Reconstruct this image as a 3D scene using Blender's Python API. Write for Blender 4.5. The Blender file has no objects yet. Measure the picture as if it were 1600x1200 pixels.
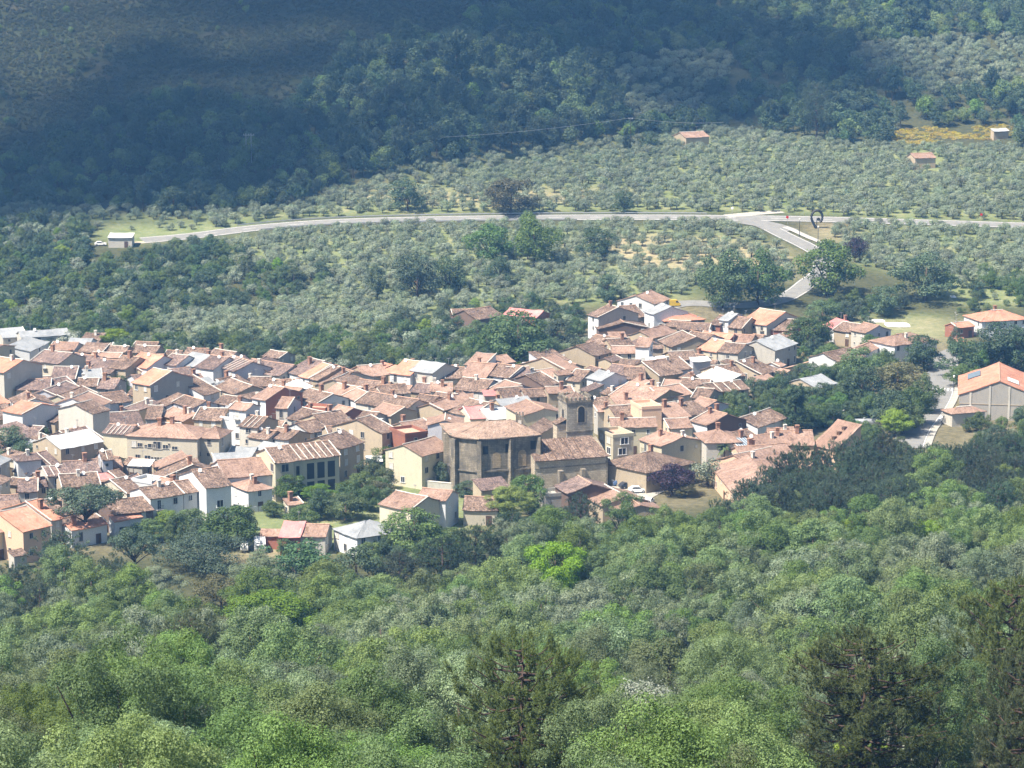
import bpy, math, random
import numpy as np
from mathutils import Vector, Matrix

# ------------------------------------------------------------------ camera, sky, sun, exposure
scene = bpy.context.scene
COL = scene.collection
F_PX, PITCH, CAM_Z = 4200.0, math.radians(11.0), 141.0      # focal length in photo pixels (1600 wide)
cam_d = bpy.data.cameras.new('camera')
cam_d.sensor_width = 36.0
cam_d.lens = 36.0 * F_PX / 1600.0
cam_d.clip_start, cam_d.clip_end = 1.0, 9000.0
cam = bpy.data.objects.new('camera', cam_d)
COL.objects.link(cam)
cam.location = (0, 0, CAM_Z)
cam.rotation_euler = (math.pi / 2 - PITCH, 0, 0)
scene.camera = cam

SUN_EL = math.radians(57)
SUN_DIR = Vector((-0.84, -0.54, 0)).normalized() * math.cos(SUN_EL) + Vector((0, 0, math.sin(SUN_EL)))
world = bpy.data.worlds.new('World')
scene.world = world
world.use_nodes = True
wn = world.node_tree
bgn = wn.nodes['Background']
sky = wn.nodes.new('ShaderNodeTexSky')
sky.sky_type = 'NISHITA'
sky.sun_disc = False
sky.sun_elevation = SUN_EL
sky.sun_rotation = math.atan2(SUN_DIR.x, SUN_DIR.y)
wn.links.new(sky.outputs[0], bgn.inputs[0])
bgn.inputs[1].default_value = 0.075
sun_d = bpy.data.lights.new('sun', 'SUN')
sun_d.energy = 5.0
sun_d.angle = math.radians(0.53)
sun_d.color = (1.0, 0.965, 0.91)
sun = bpy.data.objects.new('sun', sun_d)
COL.objects.link(sun)
sun.rotation_euler = SUN_DIR.to_track_quat('Z', 'Y').to_euler()
vs = scene.view_settings
vs.view_transform = 'Standard'
vs.look = 'None'
vs.gamma = 1.0
vs.use_curve_mapping = False
vs.exposure = 1.12
cy = scene.cycles
cy.max_bounces = 5
cy.diffuse_bounces = 2
cy.glossy_bounces = 1
cy.transmission_bounces = 2
cy.transparent_max_bounces = 6
cy.volume_bounces = 0
cy.use_denoising = True
cy.use_adaptive_sampling = True
cy.adaptive_threshold = 0.02

random.seed(7)
rng = np.random.default_rng(7)

# ------------------------------------------------------------------ pixel <-> world
CP, SP = math.cos(PITCH), math.sin(PITCH)
def ray(px, py):
    a, b = (px - 800) / F_PX, (600 - py) / F_PX
    return Vector((a, CP + b * SP, -SP + b * CP))
def proj(p):
    x, y, z = p[0], p[1], p[2] - CAM_Z
    dep = y * CP - z * SP
    return 800 + F_PX * x / dep, 600 - F_PX * (y * SP + z * CP) / dep
def scale_at(p):
    return F_PX / (p[1] * CP - (p[2] - CAM_Z) * SP)
def at_z(px, py, z):
    r = ray(px, py)
    t = (z - CAM_Z) / r.z
    return Vector((0, 0, CAM_Z)) + r * t

# ------------------------------------------------------------------ terrain height
_ny = [-80, 0, 120, 170, 260, 375, 430, 480, 545, 4000]
_nz = [128, 112, 87, 73, 49, 21, 10.5, 4, 0, 0]
def near_z(X, Y):
    sh = np.interp(X, [-120, -30, 20, 60, 110, 200], [-12, -6, 0, 30, 75, 110])
    sh = sh * np.clip((Y - 250) / 250.0, 0, 1)
    return np.interp(Y - sh, _ny, _nz)
def far_z(X, Y):
    ys = np.interp(X, [-300, -110, -40, 20, 80, 300], [985, 995, 1025, 1085, 1150, 1150])
    base = np.interp(Y, [830, 977, 1140, 5000], [0, 13, 27, 40])
    t = np.clip(Y - ys, 0, 820)
    hill = 0.27 * t * np.clip(t / 60.0, 0, 1) ** 0.5
    hill = hill + 9 * np.sin(X / 90.0 + 0.8) * np.clip(t / 200, 0, 1)
    return base + hill
def ground(X, Y):
    X = np.asarray(X, float); Y = np.asarray(Y, float)
    z = near_z(X, Y) + far_z(X, Y)
    # gentle undulation away from the village
    w = np.clip((Y - 1010) / 150, 0, 1) + np.clip((480 - Y) / 100, 0, 1)
    z = z + w * (0.9 * np.sin(X / 17.0) * np.cos(Y / 23.0) + 0.5 * np.sin(X / 7.3 + Y / 11.0))
    return z
def gz(x, y):
    return float(ground(x, y))
def on_ground(px, py):
    r = ray(px, py)
    o = Vector((0, 0, CAM_Z))
    t, last = 60.0, 60.0
    while t < 3000:
        p = o + r * t
        if p.z < gz(p.x, p.y):
            lo, hi = last, t
            for _ in range(22):
                m = (lo + hi) / 2
                p = o + r * m
                if p.z < gz(p.x, p.y): hi = m
                else: lo = m
            return o + r * hi
        last = t
        t += 6.0
    return o + r * t

# ------------------------------------------------------------------ object helpers
def link(o, parent=None):
    COL.objects.link(o)
    if parent is not None:
        o.parent = parent
    return o
def make_mesh(name, verts, faces, mats=(), uvs=None, smooth=False, fmat=None):
    me = bpy.data.meshes.new(name)
    me.from_pydata([tuple(v) for v in verts], [], faces)
    for m in mats:
        me.materials.append(m)
    if fmat is not None:
        me.polygons.foreach_set('material_index', fmat)
    if uvs is not None:
        uvl = me.uv_layers.new(name='UVMap')
        arr = np.asarray(uvs, np.float32)
        idx = np.empty(len(me.loops), np.int32)
        me.loops.foreach_get('vertex_index', idx)
        uvl.data.foreach_set('uv', arr[idx].ravel())
    if smooth:
        me.polygons.foreach_set('use_smooth', np.ones(len(me.polygons), bool))
    me.update()
    return me
def obj(name, me, parent=None, loc=None, rot=None, scl=None):
    o = bpy.data.objects.new(name, me)
    link(o, parent)
    if loc is not None: o.location = loc
    if rot is not None: o.rotation_euler = rot
    if scl is not None: o.scale = scl
    return o
def thing(name, label, cat, loc=(0, 0, 0), rotz=0.0, group=None):
    o = bpy.data.objects.new(name, None)
    link(o)
    o.empty_display_size = 0.5
    o.location = loc
    o.rotation_euler = (0, 0, rotz)
    tag(o, label, cat, group)
    return o
def tag(o, label=None, cat=None, group=None, kind=None):
    if label: o['label'] = label
    if cat: o['category'] = cat
    if group: o['group'] = group
    if kind: o['kind'] = kind
    return o
class MB:
    """collects boxes, tubes and quads into one mesh"""
    def __init__(s):
        s.v, s.f, s.m = [], [], []
    def add(s, verts, faces, mat=0):
        b = len(s.v)
        s.v += [tuple(v) for v in verts]
        s.f += [tuple(b + i for i in f) for f in faces]
        s.m += [mat] * len(faces)
        return s
    def box(s, x0, x1, y0, y1, z0, z1, mat=0, bev=0.0):
        v = [(x0, y0, z0), (x1, y0, z0), (x1, y1, z0), (x0, y1, z0), (x0, y0, z1), (x1, y0, z1), (x1, y1, z1), (x0, y1, z1)]
        f = [(0, 3, 2, 1), (4, 5, 6, 7), (0, 1, 5, 4), (1, 2, 6, 5), (2, 3, 7, 6), (3, 0, 4, 7)]
        return s.add(v, f, mat)
    def tube(s, pts, rads, n=6, mat=0, cap=True):
        rings = []
        pts = [Vector(p) for p in pts]
        for i, p in enumerate(pts):
            d = (pts[min(i + 1, len(pts) - 1)] - pts[max(i - 1, 0)])
            d = d.normalized() if d.length > 1e-6 else Vector((0, 0, 1))
            a = d.cross(Vector((0, 0, 1)))
            if a.length < 1e-3: a = Vector((1, 0, 0))
            a.normalize(); b = d.cross(a)
            rings.append([p + (a * math.cos(2 * math.pi * k / n) + b * math.sin(2 * math.pi * k / n)) * rads[i] for k in range(n)])
        v = [q for r in rings for q in r]
        f = []
        for i in range(len(rings) - 1):
            for k in range(n):
                f.append((i * n + k, i * n + (k + 1) % n, (i + 1) * n + (k + 1) % n, (i + 1) * n + k))
        if cap:
            f.append(tuple(range(n - 1, -1, -1)))
            f.append(tuple((len(rings) - 1) * n + k for k in range(n)))
        return s.add(v, f, mat)
    def prism(s, poly, z0, z1, mat=0):
        n = len(poly)
        v = [(p[0], p[1], z0) for p in poly] + [(p[0], p[1], z1) for p in poly]
        f = [tuple(range(n - 1, -1, -1)), tuple(range(n, 2 * n))] + [(i, (i + 1) % n, n + (i + 1) % n, n + i) for i in range(n)]
        return s.add(v, f, mat)
    def mesh(s, name, mats, smooth=False):
        return make_mesh(name, s.v, s.f, mats, fmat=s.m, smooth=smooth)
    def build(s, name, mats, parent=None, smooth=False, **k):
        if not isinstance(mats, (list, tuple)): mats = [mats]
        return obj(name, s.mesh(name, mats, smooth), parent, **k)

# ------------------------------------------------------------------ material helpers
class NT:
    def __init__(s, name, rough=0.9):
        s.mat = bpy.data.materials.new(name)
        s.mat.use_nodes = True
        s.t = s.mat.node_tree
        s.b = s.t.nodes['Principled BSDF']
        s.b.inputs['Roughness'].default_value = rough
        s.b.inputs['Specular IOR Level'].default_value = 0.2
        s.out = s.t.nodes['Material Output']
    def n(s, typ, **k):
        nd = s.t.nodes.new('ShaderNode' + typ)
        for a, v in k.items():
            if a.startswith('i_'): nd.inputs[a[2:].replace('_', ' ')].default_value = v
            else: setattr(nd, a, v)
        return nd
    def l(s, a, b):
        s.t.links.new(a, b)
    def noise(s, vec, scale, detail=3.0, rough=0.55):
        nd = s.n('TexNoise')
        nd.inputs['Scale'].default_value = scale
        nd.inputs['Detail'].default_value = detail
        nd.inputs['Roughness'].default_value = rough
        if vec is not None: s.l(vec, nd.inputs['Vector'])
        return nd.outputs['Fac']
    def ramp(s, fac, stops):
        nd = s.n('ValToRGB')
        e = nd.color_ramp.elements
        while len(e) < len(stops): e.new(0.5)
        for el, (p, c) in zip(e, stops):
            el.position = p
            el.color = (*c, 1) if len(c) == 3 else c
        s.l(fac, nd.inputs[0])
        return nd.outputs[0]
    def mixc(s, fac, a, b, mode='MIX'):
        nd = s.n('Mix', data_type='RGBA', blend_type=mode)
        for sock, v in ((nd.inputs['Factor'], fac), (nd.inputs[6], a), (nd.inputs[7], b)):
            if hasattr(v, 'is_output'): s.l(v, sock)
            elif isinstance(v, (int, float)): sock.default_value = v
            else: sock.default_value = (*v, 1)
        return nd.outputs[2]
    def math(s, op, a, b=0.0, c=0.0):
        nd = s.n('Math', operation=op)
        for sock, v in zip(nd.inputs, (a, b, c)):
            if hasattr(v, 'is_output'): s.l(v, sock)
            else: sock.default_value = v
        return nd.outputs[0]
    def maprange(s, v, a, b, c, d):
        nd = s.n('MapRange')
        s.l(v, nd.inputs[0])
        for i, q in enumerate((a, b, c, d)): nd.inputs[i + 1].default_value = q
        return nd.outputs[0]
    def bump(s, h, strength=0.4, dist=0.1):
        nd = s.n('Bump')
        nd.inputs['Strength'].default_value = strength
        nd.inputs['Distance'].default_value = dist
        s.l(h, nd.inputs['Height'])
        s.l(nd.outputs[0], s.b.inputs['Normal'])
    def color(s, c):
        if hasattr(c, 'is_output'): s.l(c, s.b.inputs['Base Color'])
        else: s.b.inputs['Base Color'].default_value = (*c, 1)
        return s

def flat_mat(name, col, rough=0.7, var=0.12, scale=2.0, metal=0.0):
    s = NT(name, rough)
    tc = s.n('TexCoord')
    f = s.noise(tc.outputs['Object'], scale, 4)
    c = s.mixc(s.maprange(f, 0.3, 0.7, 0, 1), tuple(x * (1 - var) for x in col), tuple(min(1, x * (1 + var)) for x in col))
    s.color(c)
    s.b.inputs['Metallic'].default_value = metal
    return s.mat

def wall_mat(name, col, stain=0.35):
    s = NT(name, 0.92)
    geo = s.n('NewGeometry'); oi = s.n('ObjectInfo')
    pos = geo.outputs['Position']
    mp = s.n('Mapping'); mp.inputs['Scale'].default_value = (0.9, 0.9, 0.22)
    s.l(pos, mp.inputs[0])
    streak = s.noise(mp.outputs[0], 1.1, 5, 0.65)
    blot = s.noise(pos, 0.35, 4, 0.6)
    fine = s.noise(pos, 3.0, 3, 0.6)
    dark = tuple(x * 0.62 for x in col)
    c = s.mixc(s.math('MULTIPLY', s.maprange(streak, 0.5, 0.78, 0, 1), stain), col, dark)
    c = s.mixc(s.math('MULTIPLY', s.maprange(blot, 0.45, 0.75, 0, 1), stain * 0.7), c, tuple(x * 0.75 + 0.03 for x in col))
    v = s.math('ADD', s.maprange(oi.outputs['Random'], 0, 1, 0.86, 1.1), s.maprange(fine, 0.3, 0.7, -0.06, 0.06))
    c = s.mixc(1.0, c, s.n('CombineColor').outputs[0], 'MULTIPLY') if False else c
    hs = s.n('HueSaturation')
    s.l(c, hs.inputs['Color']); s.l(v, hs.inputs['Value'])
    s.color(hs.outputs[0])
    s.bump(fine, 0.25, 0.05)
    return s.mat

def stone_mat(name, col, dark, darkness=0.5):
    s = NT(name, 0.95)
    geo = s.n('NewGeometry'); pos = geo.outputs['Position']
    mp = s.n('Mapping'); mp.inputs['Scale'].default_value = (0.55, 0.55, 0.09)
    s.l(pos, mp.inputs[0])
    streak = s.noise(mp.outputs[0], 1.3, 6, 0.7)
    blot = s.noise(pos, 0.22, 5, 0.62)
    tc = s.n('TexCoord')
    br = s.n('TexBrick')
    br.inputs['Scale'].default_value = 1.0
    br.inputs['Mortar Size'].default_value = 0.03
    br.inputs['Brick Width'].default_value = 0.8
    br.inputs['Row Height'].default_value = 0.42
    br.inputs['Color1'].default_value = (*col, 1)
    br.inputs['Color2'].default_value = (*[x * 0.72 for x in col], 1)
    br.inputs['Mortar'].default_value = (*[x * 0.5 for x in col], 1)
    mp2 = s.n('Mapping'); mp2.inputs['Rotation'].default_value = (math.pi / 2, 0, 0)
    s.l(pos, mp2.inputs[0]); s.l(mp2.outputs[0], br.inputs['Vector'])
    c = s.mixc(s.math('MULTIPLY', s.maprange(streak, 0.42, 0.62, 0, 1), darkness), br.outputs['Color'], dark)
    c = s.mixc(s.math('MULTIPLY', s.maprange(blot, 0.45, 0.62, 0, 1), darkness * 0.9), c, tuple(x * 0.9 for x in dark))
    s.color(c)
    s.bump(s.noise(pos, 2.5, 5, 0.7), 0.6, 0.12)
    return s.mat

def roof_mat(name, cols, spread=0.5):
    """clay tiles in metres of UV: every tile its own tint, weathered in patches"""
    s = NT(name, 0.95)
    uv = s.n('UVMap').outputs[0]
    geo = s.n('NewGeometry'); oi = s.n('ObjectInfo')
    sep = s.n('SeparateXYZ'); s.l(uv, sep.inputs[0])
    cu = s.math('FLOOR', s.math('MULTIPLY', sep.outputs[0], 3.6))
    cv = s.math('FLOOR', s.math('MULTIPLY', sep.outputs[1], 2.6))
    cb = s.n('CombineXYZ'); s.l(cu, cb.inputs[0]); s.l(cv, cb.inputs[1])
    s.l(s.math('MULTIPLY', oi.outputs['Random'], 97.0), cb.inputs[2])
    wh = s.n('TexWhiteNoise'); wh.noise_dimensions = '3D'; s.l(cb.outputs[0], wh.inputs[0])
    patch = s.noise(geo.outputs['Position'], 0.28, 5, 0.65)
    mp = s.n('Mapping'); mp.inputs['Scale'].default_value = (1.6, 0.22, 1); s.l(uv, mp.inputs[0])
    col_streak = s.noise(mp.outputs[0], 1.0, 3, 0.6)
    t = s.math('ADD', s.math('MULTIPLY', wh.outputs[0], spread), s.math('MULTIPLY', s.maprange(patch, 0.3, 0.7, 0, 1), 1 - spread))
    t = s.math('ADD', t, s.maprange(col_streak, 0.3, 0.7, -0.16, 0.16))
    c = s.ramp(t, [(0.05, cols[0]), (0.42, cols[1]), (0.72, cols[2]), (0.97, cols[3])])
    hs = s.n('HueSaturation'); s.l(c, hs.inputs['Color'])
    s.l(s.maprange(oi.outputs['Random'], 0, 1, 0.84, 1.12), hs.inputs['Value'])
    s.color(hs.outputs[0])
    wv = s.math('SINE', s.math('MULTIPLY', sep.outputs[0], 2 * math.pi * 3.6))
    h = s.math('ADD', s.math('MULTIPLY', wv, 0.5), s.math('MULTIPLY', wh.outputs[0], 0.8))
    s.bump(h, 0.5, 0.07)
    return s.mat

def leaf_mat(name, cols, transl=0.35, rough=0.6, spec=0.35):
    s = NT(name, rough)
    s.b.inputs['Specular IOR Level'].default_value = spec
    geo = s.n('NewGeometry'); oi = s.n('ObjectInfo')
    isl = geo.outputs['Random Per Island']
    tc = s.n('TexCoord')
    big = s.noise(tc.outputs['Object'], 0.5, 2)
    t = s.math('ADD', s.math('MULTIPLY', isl, 0.42), s.math('MULTIPLY', big, 0.58))
    c = s.ramp(t, [(0.15, cols[0]), (0.5, cols[1]), (0.85, cols[2])])
    hs = s.n('HueSaturation'); s.l(c, hs.inputs['Color'])
    s.l(s.maprange(oi.outputs['Random'], 0, 1, 0.480, 0.520), hs.inputs['Hue'])
    r2 = s.math('FRACT', s.math('MULTIPLY', oi.outputs['Random'], 7.31))
    s.l(s.maprange(r2, 0, 1, 0.72, 1.28), hs.inputs['Value'])
    r3 = s.math('FRACT', s.math('MULTIPLY', oi.outputs['Random'], 13.7))
    s.l(s.maprange(r3, 0, 1, 0.75, 1.05), hs.inputs['Saturation'])
    s.color(hs.outputs[0])
    tr = s.n('BsdfTranslucent'); s.l(hs.outputs[0], tr.inputs[0])
    mx = s.n('MixShader'); mx.inputs[0].default_value = transl
    s.l(s.b.outputs[0], mx.inputs[1]); s.l(tr.outputs[0], mx.inputs[2])
    s.l(mx.outputs[0], s.out.inputs['Surface'])
    return s.mat

# ------------------------------------------------------------------ materials
W = dict(
    w=('white', wall_mat('white_render', (0.60, 0.61, 0.62), 0.35)),
    cw=('off-white', wall_mat('off_white_render', (0.48, 0.455, 0.405), 0.55)),
    c=('cream', wall_mat('cream_render', (0.52, 0.47, 0.375), 0.45)),
    y=('pale yellow', wall_mat('yellow_render', (0.52, 0.475, 0.355), 0.45)),
    t=('tan stone', wall_mat('tan_stone', (0.40, 0.33, 0.24), 0.7)),
    g=('grey rendered', wall_mat('grey_render', (0.34, 0.32, 0.29), 0.5)),
    lv=('lilac-grey', wall_mat('lilac_render', (0.50, 0.50, 0.54), 0.4)),
    b=('red brick', wall_mat('brick_wall', (0.30, 0.13, 0.09), 0.4)),
    db=('dark brown', wall_mat('dark_brick', (0.15, 0.105, 0.085), 0.5)),
    oc=('ochre', wall_mat('ochre_render', (0.50, 0.30, 0.16), 0.3)),
    pe=('peach', wall_mat('peach_render', (0.64, 0.44, 0.31), 0.25)),
)
RF = dict(
    p=('pink clay-tiled', roof_mat('pink_tiles', [(0.135, 0.088, 0.068), (0.265, 0.172, 0.131), (0.325, 0.219, 0.170), (0.40, 0.290, 0.235)])),
    o=('orange tiled', roof_mat('orange_tiles', [(0.28, 0.13, 0.09), (0.42, 0.20, 0.135), (0.47, 0.245, 0.17), (0.52, 0.33, 0.25)], 0.35)),
    m=('weathered brown tiled', roof_mat('weathered_tiles', [(0.050, 0.036, 0.029), (0.145, 0.099, 0.076), (0.230, 0.160, 0.124), (0.37, 0.280, 0.225)], 0.6)),
    d=('dark brown tiled', roof_mat('dark_tiles', [(0.06, 0.045, 0.042), (0.14, 0.10, 0.087), (0.21, 0.148, 0.127), (0.34, 0.255, 0.215)], 0.6)),
    s=('grey sheet', roof_mat('grey_sheet', [(0.20, 0.21, 0.22), (0.27, 0.28, 0.29), (0.31, 0.32, 0.33), (0.38, 0.39, 0.40)], 0.25)),
    w=('bright white sheet', roof_mat('white_sheet', [(0.52, 0.53, 0.53), (0.58, 0.59, 0.59), (0.62, 0.63, 0.62), (0.66, 0.66, 0.65)], 0.2)),
    r=('red sheet', roof_mat('red_sheet', [(0.42, 0.16, 0.15), (0.50, 0.20, 0.19), (0.54, 0.24, 0.22), (0.58, 0.30, 0.27)], 0.2)),
    gm=('pale grey metal', roof_mat('pale_metal', [(0.42, 0.43, 0.44), (0.48, 0.49, 0.50), (0.52, 0.53, 0.53), (0.58, 0.58, 0.58)], 0.25)),
)
M_glass = flat_mat('window_glass', (0.035, 0.04, 0.05), 0.15, 0.3)
M_blind = flat_mat('window_blind', (0.55, 0.54, 0.50), 0.6)
M_frame = flat_mat('window_frame_paint', (0.45, 0.42, 0.37), 0.6)
M_wood = flat_mat('brown_wood', (0.10, 0.06, 0.04), 0.8, 0.25)
M_mortar = flat_mat('lime_mortar', (0.60, 0.56, 0.50), 0.95, 0.15)
M_ridge = flat_mat('ridge_tiles', (0.46, 0.30, 0.22), 0.95, 0.3, 3.0)
M_brickch = flat_mat('chimney_brick', (0.30, 0.17, 0.12), 0.95, 0.3)
M_white = flat_mat('white_paint', (0.78, 0.78, 0.76), 0.5, 0.06)
M_metal = flat_mat('galvanised_metal', (0.42, 0.43, 0.44), 0.5, 0.1, 2.0, 0.6)
M_dark = flat_mat('dark_iron_and_shade', (0.03, 0.03, 0.032), 0.6)  # iron parts, and the painted shade inside openings
M_concrete = flat_mat('concrete', (0.38, 0.365, 0.335), 0.95, 0.2)
M_rubber = flat_mat('rubber', (0.02, 0.02, 0.02), 0.8)
M_bark = flat_mat('bark', (0.09, 0.065, 0.045), 0.95, 0.35, 1.5)
M_pinebark = flat_mat('pine_bark', (0.075, 0.05, 0.04), 0.95, 0.35, 1.5)
M_palmbark = flat_mat('palm_bark', (0.16, 0.115, 0.075), 0.95, 0.3, 2.0)
L_oak = leaf_mat('oak_leaves', [(0.070, 0.115, 0.024), (0.148, 0.225, 0.056), (0.250, 0.335, 0.115)], 0.36, 0.6, 0.25)
L_grey = leaf_mat('grey_oak_leaves', [(0.080, 0.118, 0.052), (0.165, 0.220, 0.108), (0.295, 0.350, 0.205)], 0.28, 0.55, 0.3)
L_lime = leaf_mat('bright_chestnut_leaves', [(0.105, 0.175, 0.010), (0.185, 0.285, 0.020), (0.255, 0.365, 0.045)], 0.40)
L_pine = leaf_mat('pine_needles', [(0.060, 0.085, 0.024), (0.118, 0.152, 0.044), (0.195, 0.222, 0.075)], 0.3)
L_pine2 = leaf_mat('dark_pine_needles', [(0.031, 0.059, 0.031), (0.062, 0.102, 0.053), (0.116, 0.163, 0.078)], 0.2)
L_olive = leaf_mat('olive_leaves', [(0.115, 0.150, 0.085), (0.205, 0.255, 0.150), (0.325, 0.375, 0.255)], 0.2, 0.5, 0.45)
L_ever = leaf_mat('evergreen_leaves', [(0.025, 0.053, 0.022), (0.056, 0.101, 0.043), (0.115, 0.171, 0.074)], 0.15)
L_garden = leaf_mat('garden_leaves', [(0.045, 0.082, 0.020), (0.090, 0.150, 0.036), (0.150, 0.225, 0.062)], 0.3)
L_russet = leaf_mat('russet_oak_leaves', [(0.060, 0.066, 0.024), (0.115, 0.118, 0.044), (0.175, 0.172, 0.075)], 0.25)
L_purple = leaf_mat('purple_plum_leaves', [(0.016, 0.010, 0.020), (0.036, 0.018, 0.036), (0.07, 0.035, 0.06)], 0.2)
L_blossom = leaf_mat('white_blossom', [(0.10, 0.14, 0.07), (0.30, 0.33, 0.24), (0.52, 0.53, 0.45)], 0.25)
L_shrub = leaf_mat('heath_shrub_leaves', [(0.042, 0.054, 0.022), (0.072, 0.084, 0.036), (0.10, 0.105, 0.052)], 0.2)
L_flower = leaf_mat('yellow_flowers', [(0.20, 0.18, 0.03), (0.42, 0.34, 0.03), (0.55, 0.45, 0.05)], 0.3)
M_asphalt = flat_mat('asphalt', (0.205, 0.202, 0.193), 0.95, 0.12, 0.4)
M_line = flat_mat('road_paint', (0.72, 0.72, 0.70), 0.8, 0.1)
M_earth = flat_mat('pale_earth', (0.46, 0.39, 0.28), 1.0, 0.2, 0.6)
M_paving = flat_mat('pale_paving', (0.36, 0.34, 0.30), 0.95, 0.15, 0.7)

# ================================================================== THE SETTING
def in_poly(px, py, poly):
    px = np.asarray(px, float); py = np.asarray(py, float)
    inside = np.zeros(px.shape, bool)
    n = len(poly)
    for i in range(n):
        x1, y1 = poly[i]; x2, y2 = poly[(i + 1) % n]
        c = ((y1 > py) != (y2 > py)) & (px < (x2 - x1) * (py - y1) / (y2 - y1 + 1e-9) + x1)
        inside ^= c
    return inside
def proj_np(X, Y, Z):
    z = Z - CAM_Z
    dep = Y * CP - z * SP
    dep = np.where(dep < 5, 5, dep)
    return 800 + F_PX * X / dep, 600 - F_PX * (Y * SP + z * CP) / dep

# plots of land, given by where their outline lies on the ground
P_OLIVE_FAR = [(-60, 326), (330, 335), (480, 322), (520, 300), (640, 268), (820, 238), (980, 222), (1120, 205), (1280, 222), (1400, 232), (1660, 232), (1660, 349), (1400, 343), (1200, 331), (900, 331), (600, 335), (420, 345), (330, 358), (300, 345), (-60, 345)]
P_OLIVE_MID = [(330, 388), (420, 370), (520, 360), (760, 353), (1130, 352), (1230, 392), (1240, 440), (1090, 440), (1075, 470), (930, 476), (840, 475), (700, 483), (600, 520), (480, 535), (380, 525), (330, 528), (240, 535), (250, 500), (430, 480), (540, 440), (420, 415)]
P_OLIVE_RIGHT = [(1290, 366), (1330, 352), (1480, 358), (1660, 366), (1660, 440), (1500, 455), (1400, 425), (1340, 415)]
P_OLIVE_HIGH = [(960, 100), (1060, 88), (1150, 92), (1130, 130), (1080, 190), (1000, 205), (960, 170)]
P_OLIVE_HIGH2 = [(1330, 80), (1480, 62), (1660, 70), (1660, 150), (1450, 150), (1350, 125)]
P_GREEN = [(-60, 352), (120, 350), (190, 388), (330, 392), (420, 418), (540, 442), (430, 482), (250, 502), (240, 540), (330, 532), (480, 540), (600, 525), (700, 488), (840, 480), (905, 500), (905, 530), (870, 556), (820, 566), (600, 572), (480, 576), (420, 560), (330, 552), (110, 545), (-60, 528)]
P_SCRUB = [(-60, -80), (800, -80), (720, 50), (560, 95), (440, 190), (330, 160), (240, 170), (110, 215), (-60, 300)]
P_SOIL = [(880, 372), (1000, 365), (1140, 372), (1235, 395), (1230, 440), (1100, 425), (1080, 440), (980, 415), (900, 395)]
P_SOIL2 = [(560, 285), (720, 300), (960, 292), (1000, 310), (760, 325), (620, 318), (540, 305)]
P_SOIL3 = [(1250, 345), (1320, 348), (1330, 372), (1290, 378)]
P_MEADOW = [(1300, 505), (1370, 488), (1490, 492), (1480, 540), (1400, 532), (1330, 520)]
P_MEADOW2 = [(1470, 430), (1660, 400), (1660, 480), (1520, 480), (1440, 470)]
P_YELLOW = [(1385, 208), (1450, 200), (1560, 197), (1590, 205), (1540, 222), (1420, 224)]
P_GRASS_L = [(150, 352), (330, 348), (420, 350), (350, 368), (200, 382), (150, 375)]
P_VILLAGE = [(-60, 525), (110, 540), (330, 548), (480, 572), (600, 570), (820, 562), (900, 500), (1000, 462), (1080, 470), (1250, 500), (1500, 500), (1540, 560), (1660, 580), (1660, 700), (1300, 720), (1200, 760), (1050, 800), (700, 840), (420, 850), (-60, 890)]
P_YARD = [(370, 856), (440, 856), (440, 876), (380, 876)]
P_GARDEN = [(430, 765), (560, 742), (640, 745), (760, 770), (840, 780), (700, 838), (640, 860), (420, 860), (230, 850), (250, 800), (420, 790)]

gx = np.arange(-700, 701, 7.0)
gy = np.concatenate([np.arange(-60, 1150, 5.0), np.arange(1150, 2101, 9.0)])
GX, GY = np.meshgrid(gx, gy)
GZ = ground(GX, GY)
nvx, nvy = len(gx), len(gy)
tv = np.stack([GX.ravel(), GY.ravel(), GZ.ravel()], 1)
ii = np.arange(nvx * nvy).reshape(nvy, nvx)
tf = np.stack([ii[:-1, :-1].ravel(), ii[:-1, 1:].ravel(), ii[1:, 1:].ravel(), ii[1:, :-1].ravel()], 1)
tme = bpy.data.meshes.new('terrain')
tme.from_pydata(tv.tolist(), [], tf.tolist())
tpx, tpy = proj_np(tv[:, 0], tv[:, 1], tv[:, 2])
def mask(*polys):
    m = np.zeros(len(tpx))
    for p in polys: m = np.maximum(m, in_poly(tpx, tpy, p).astype(float))
    m = m.reshape(nvy, nvx)
    for _ in range(2):
        m2 = m.copy()
        m2[1:-1, 1:-1] = (m[1:-1, 1:-1] * 2 + m[:-2, 1:-1] + m[2:, 1:-1] + m[1:-1, :-2] + m[1:-1, 2:]) / 6
        m = m2
    return m.ravel()
soil = np.clip(0.7 * mask(P_SOIL, P_SOIL3) + mask(P_YARD) + 0.6 * mask(P_SOIL2) + 0.32 * mask(P_VILLAGE) - 0.32 * mask(P_GARDEN), 0, 1)
grass = np.clip(mask(P_OLIVE_FAR, P_OLIVE_MID, P_OLIVE_RIGHT, P_MEADOW, P_MEADOW2, P_GRASS_L, P_GARDEN) , 0, 1)
scrub = mask(P_SCRUB, P_OLIVE_HIGH)
ca = tme.color_attributes.new('land', 'FLOAT_COLOR', 'POINT')
cc = np.stack([soil, grass, scrub, np.ones_like(soil)], 1).astype(np.float32)
ca.data.foreach_set('color', cc.ravel())
tme.polygons.foreach_set('use_smooth', np.ones(len(tme.polygons), bool))
s = NT('land', 1.0)
at = s.n('Attribute', attribute_name='land')
sp = s.n('SeparateColor'); s.l(at.outputs['Color'], sp.inputs[0])
geo = s.n('NewGeometry'); pos = geo.outputs['Position']
n1 = s.noise(pos, 0.09, 5, 0.62); n2 = s.noise(pos, 0.6, 4, 0.6); n3 = s.noise(pos, 0.025, 4, 0.6)
base = s.ramp(n2, [(0.3, (0.035, 0.042, 0.018)), (0.7, (0.085, 0.085, 0.04))])
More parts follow.
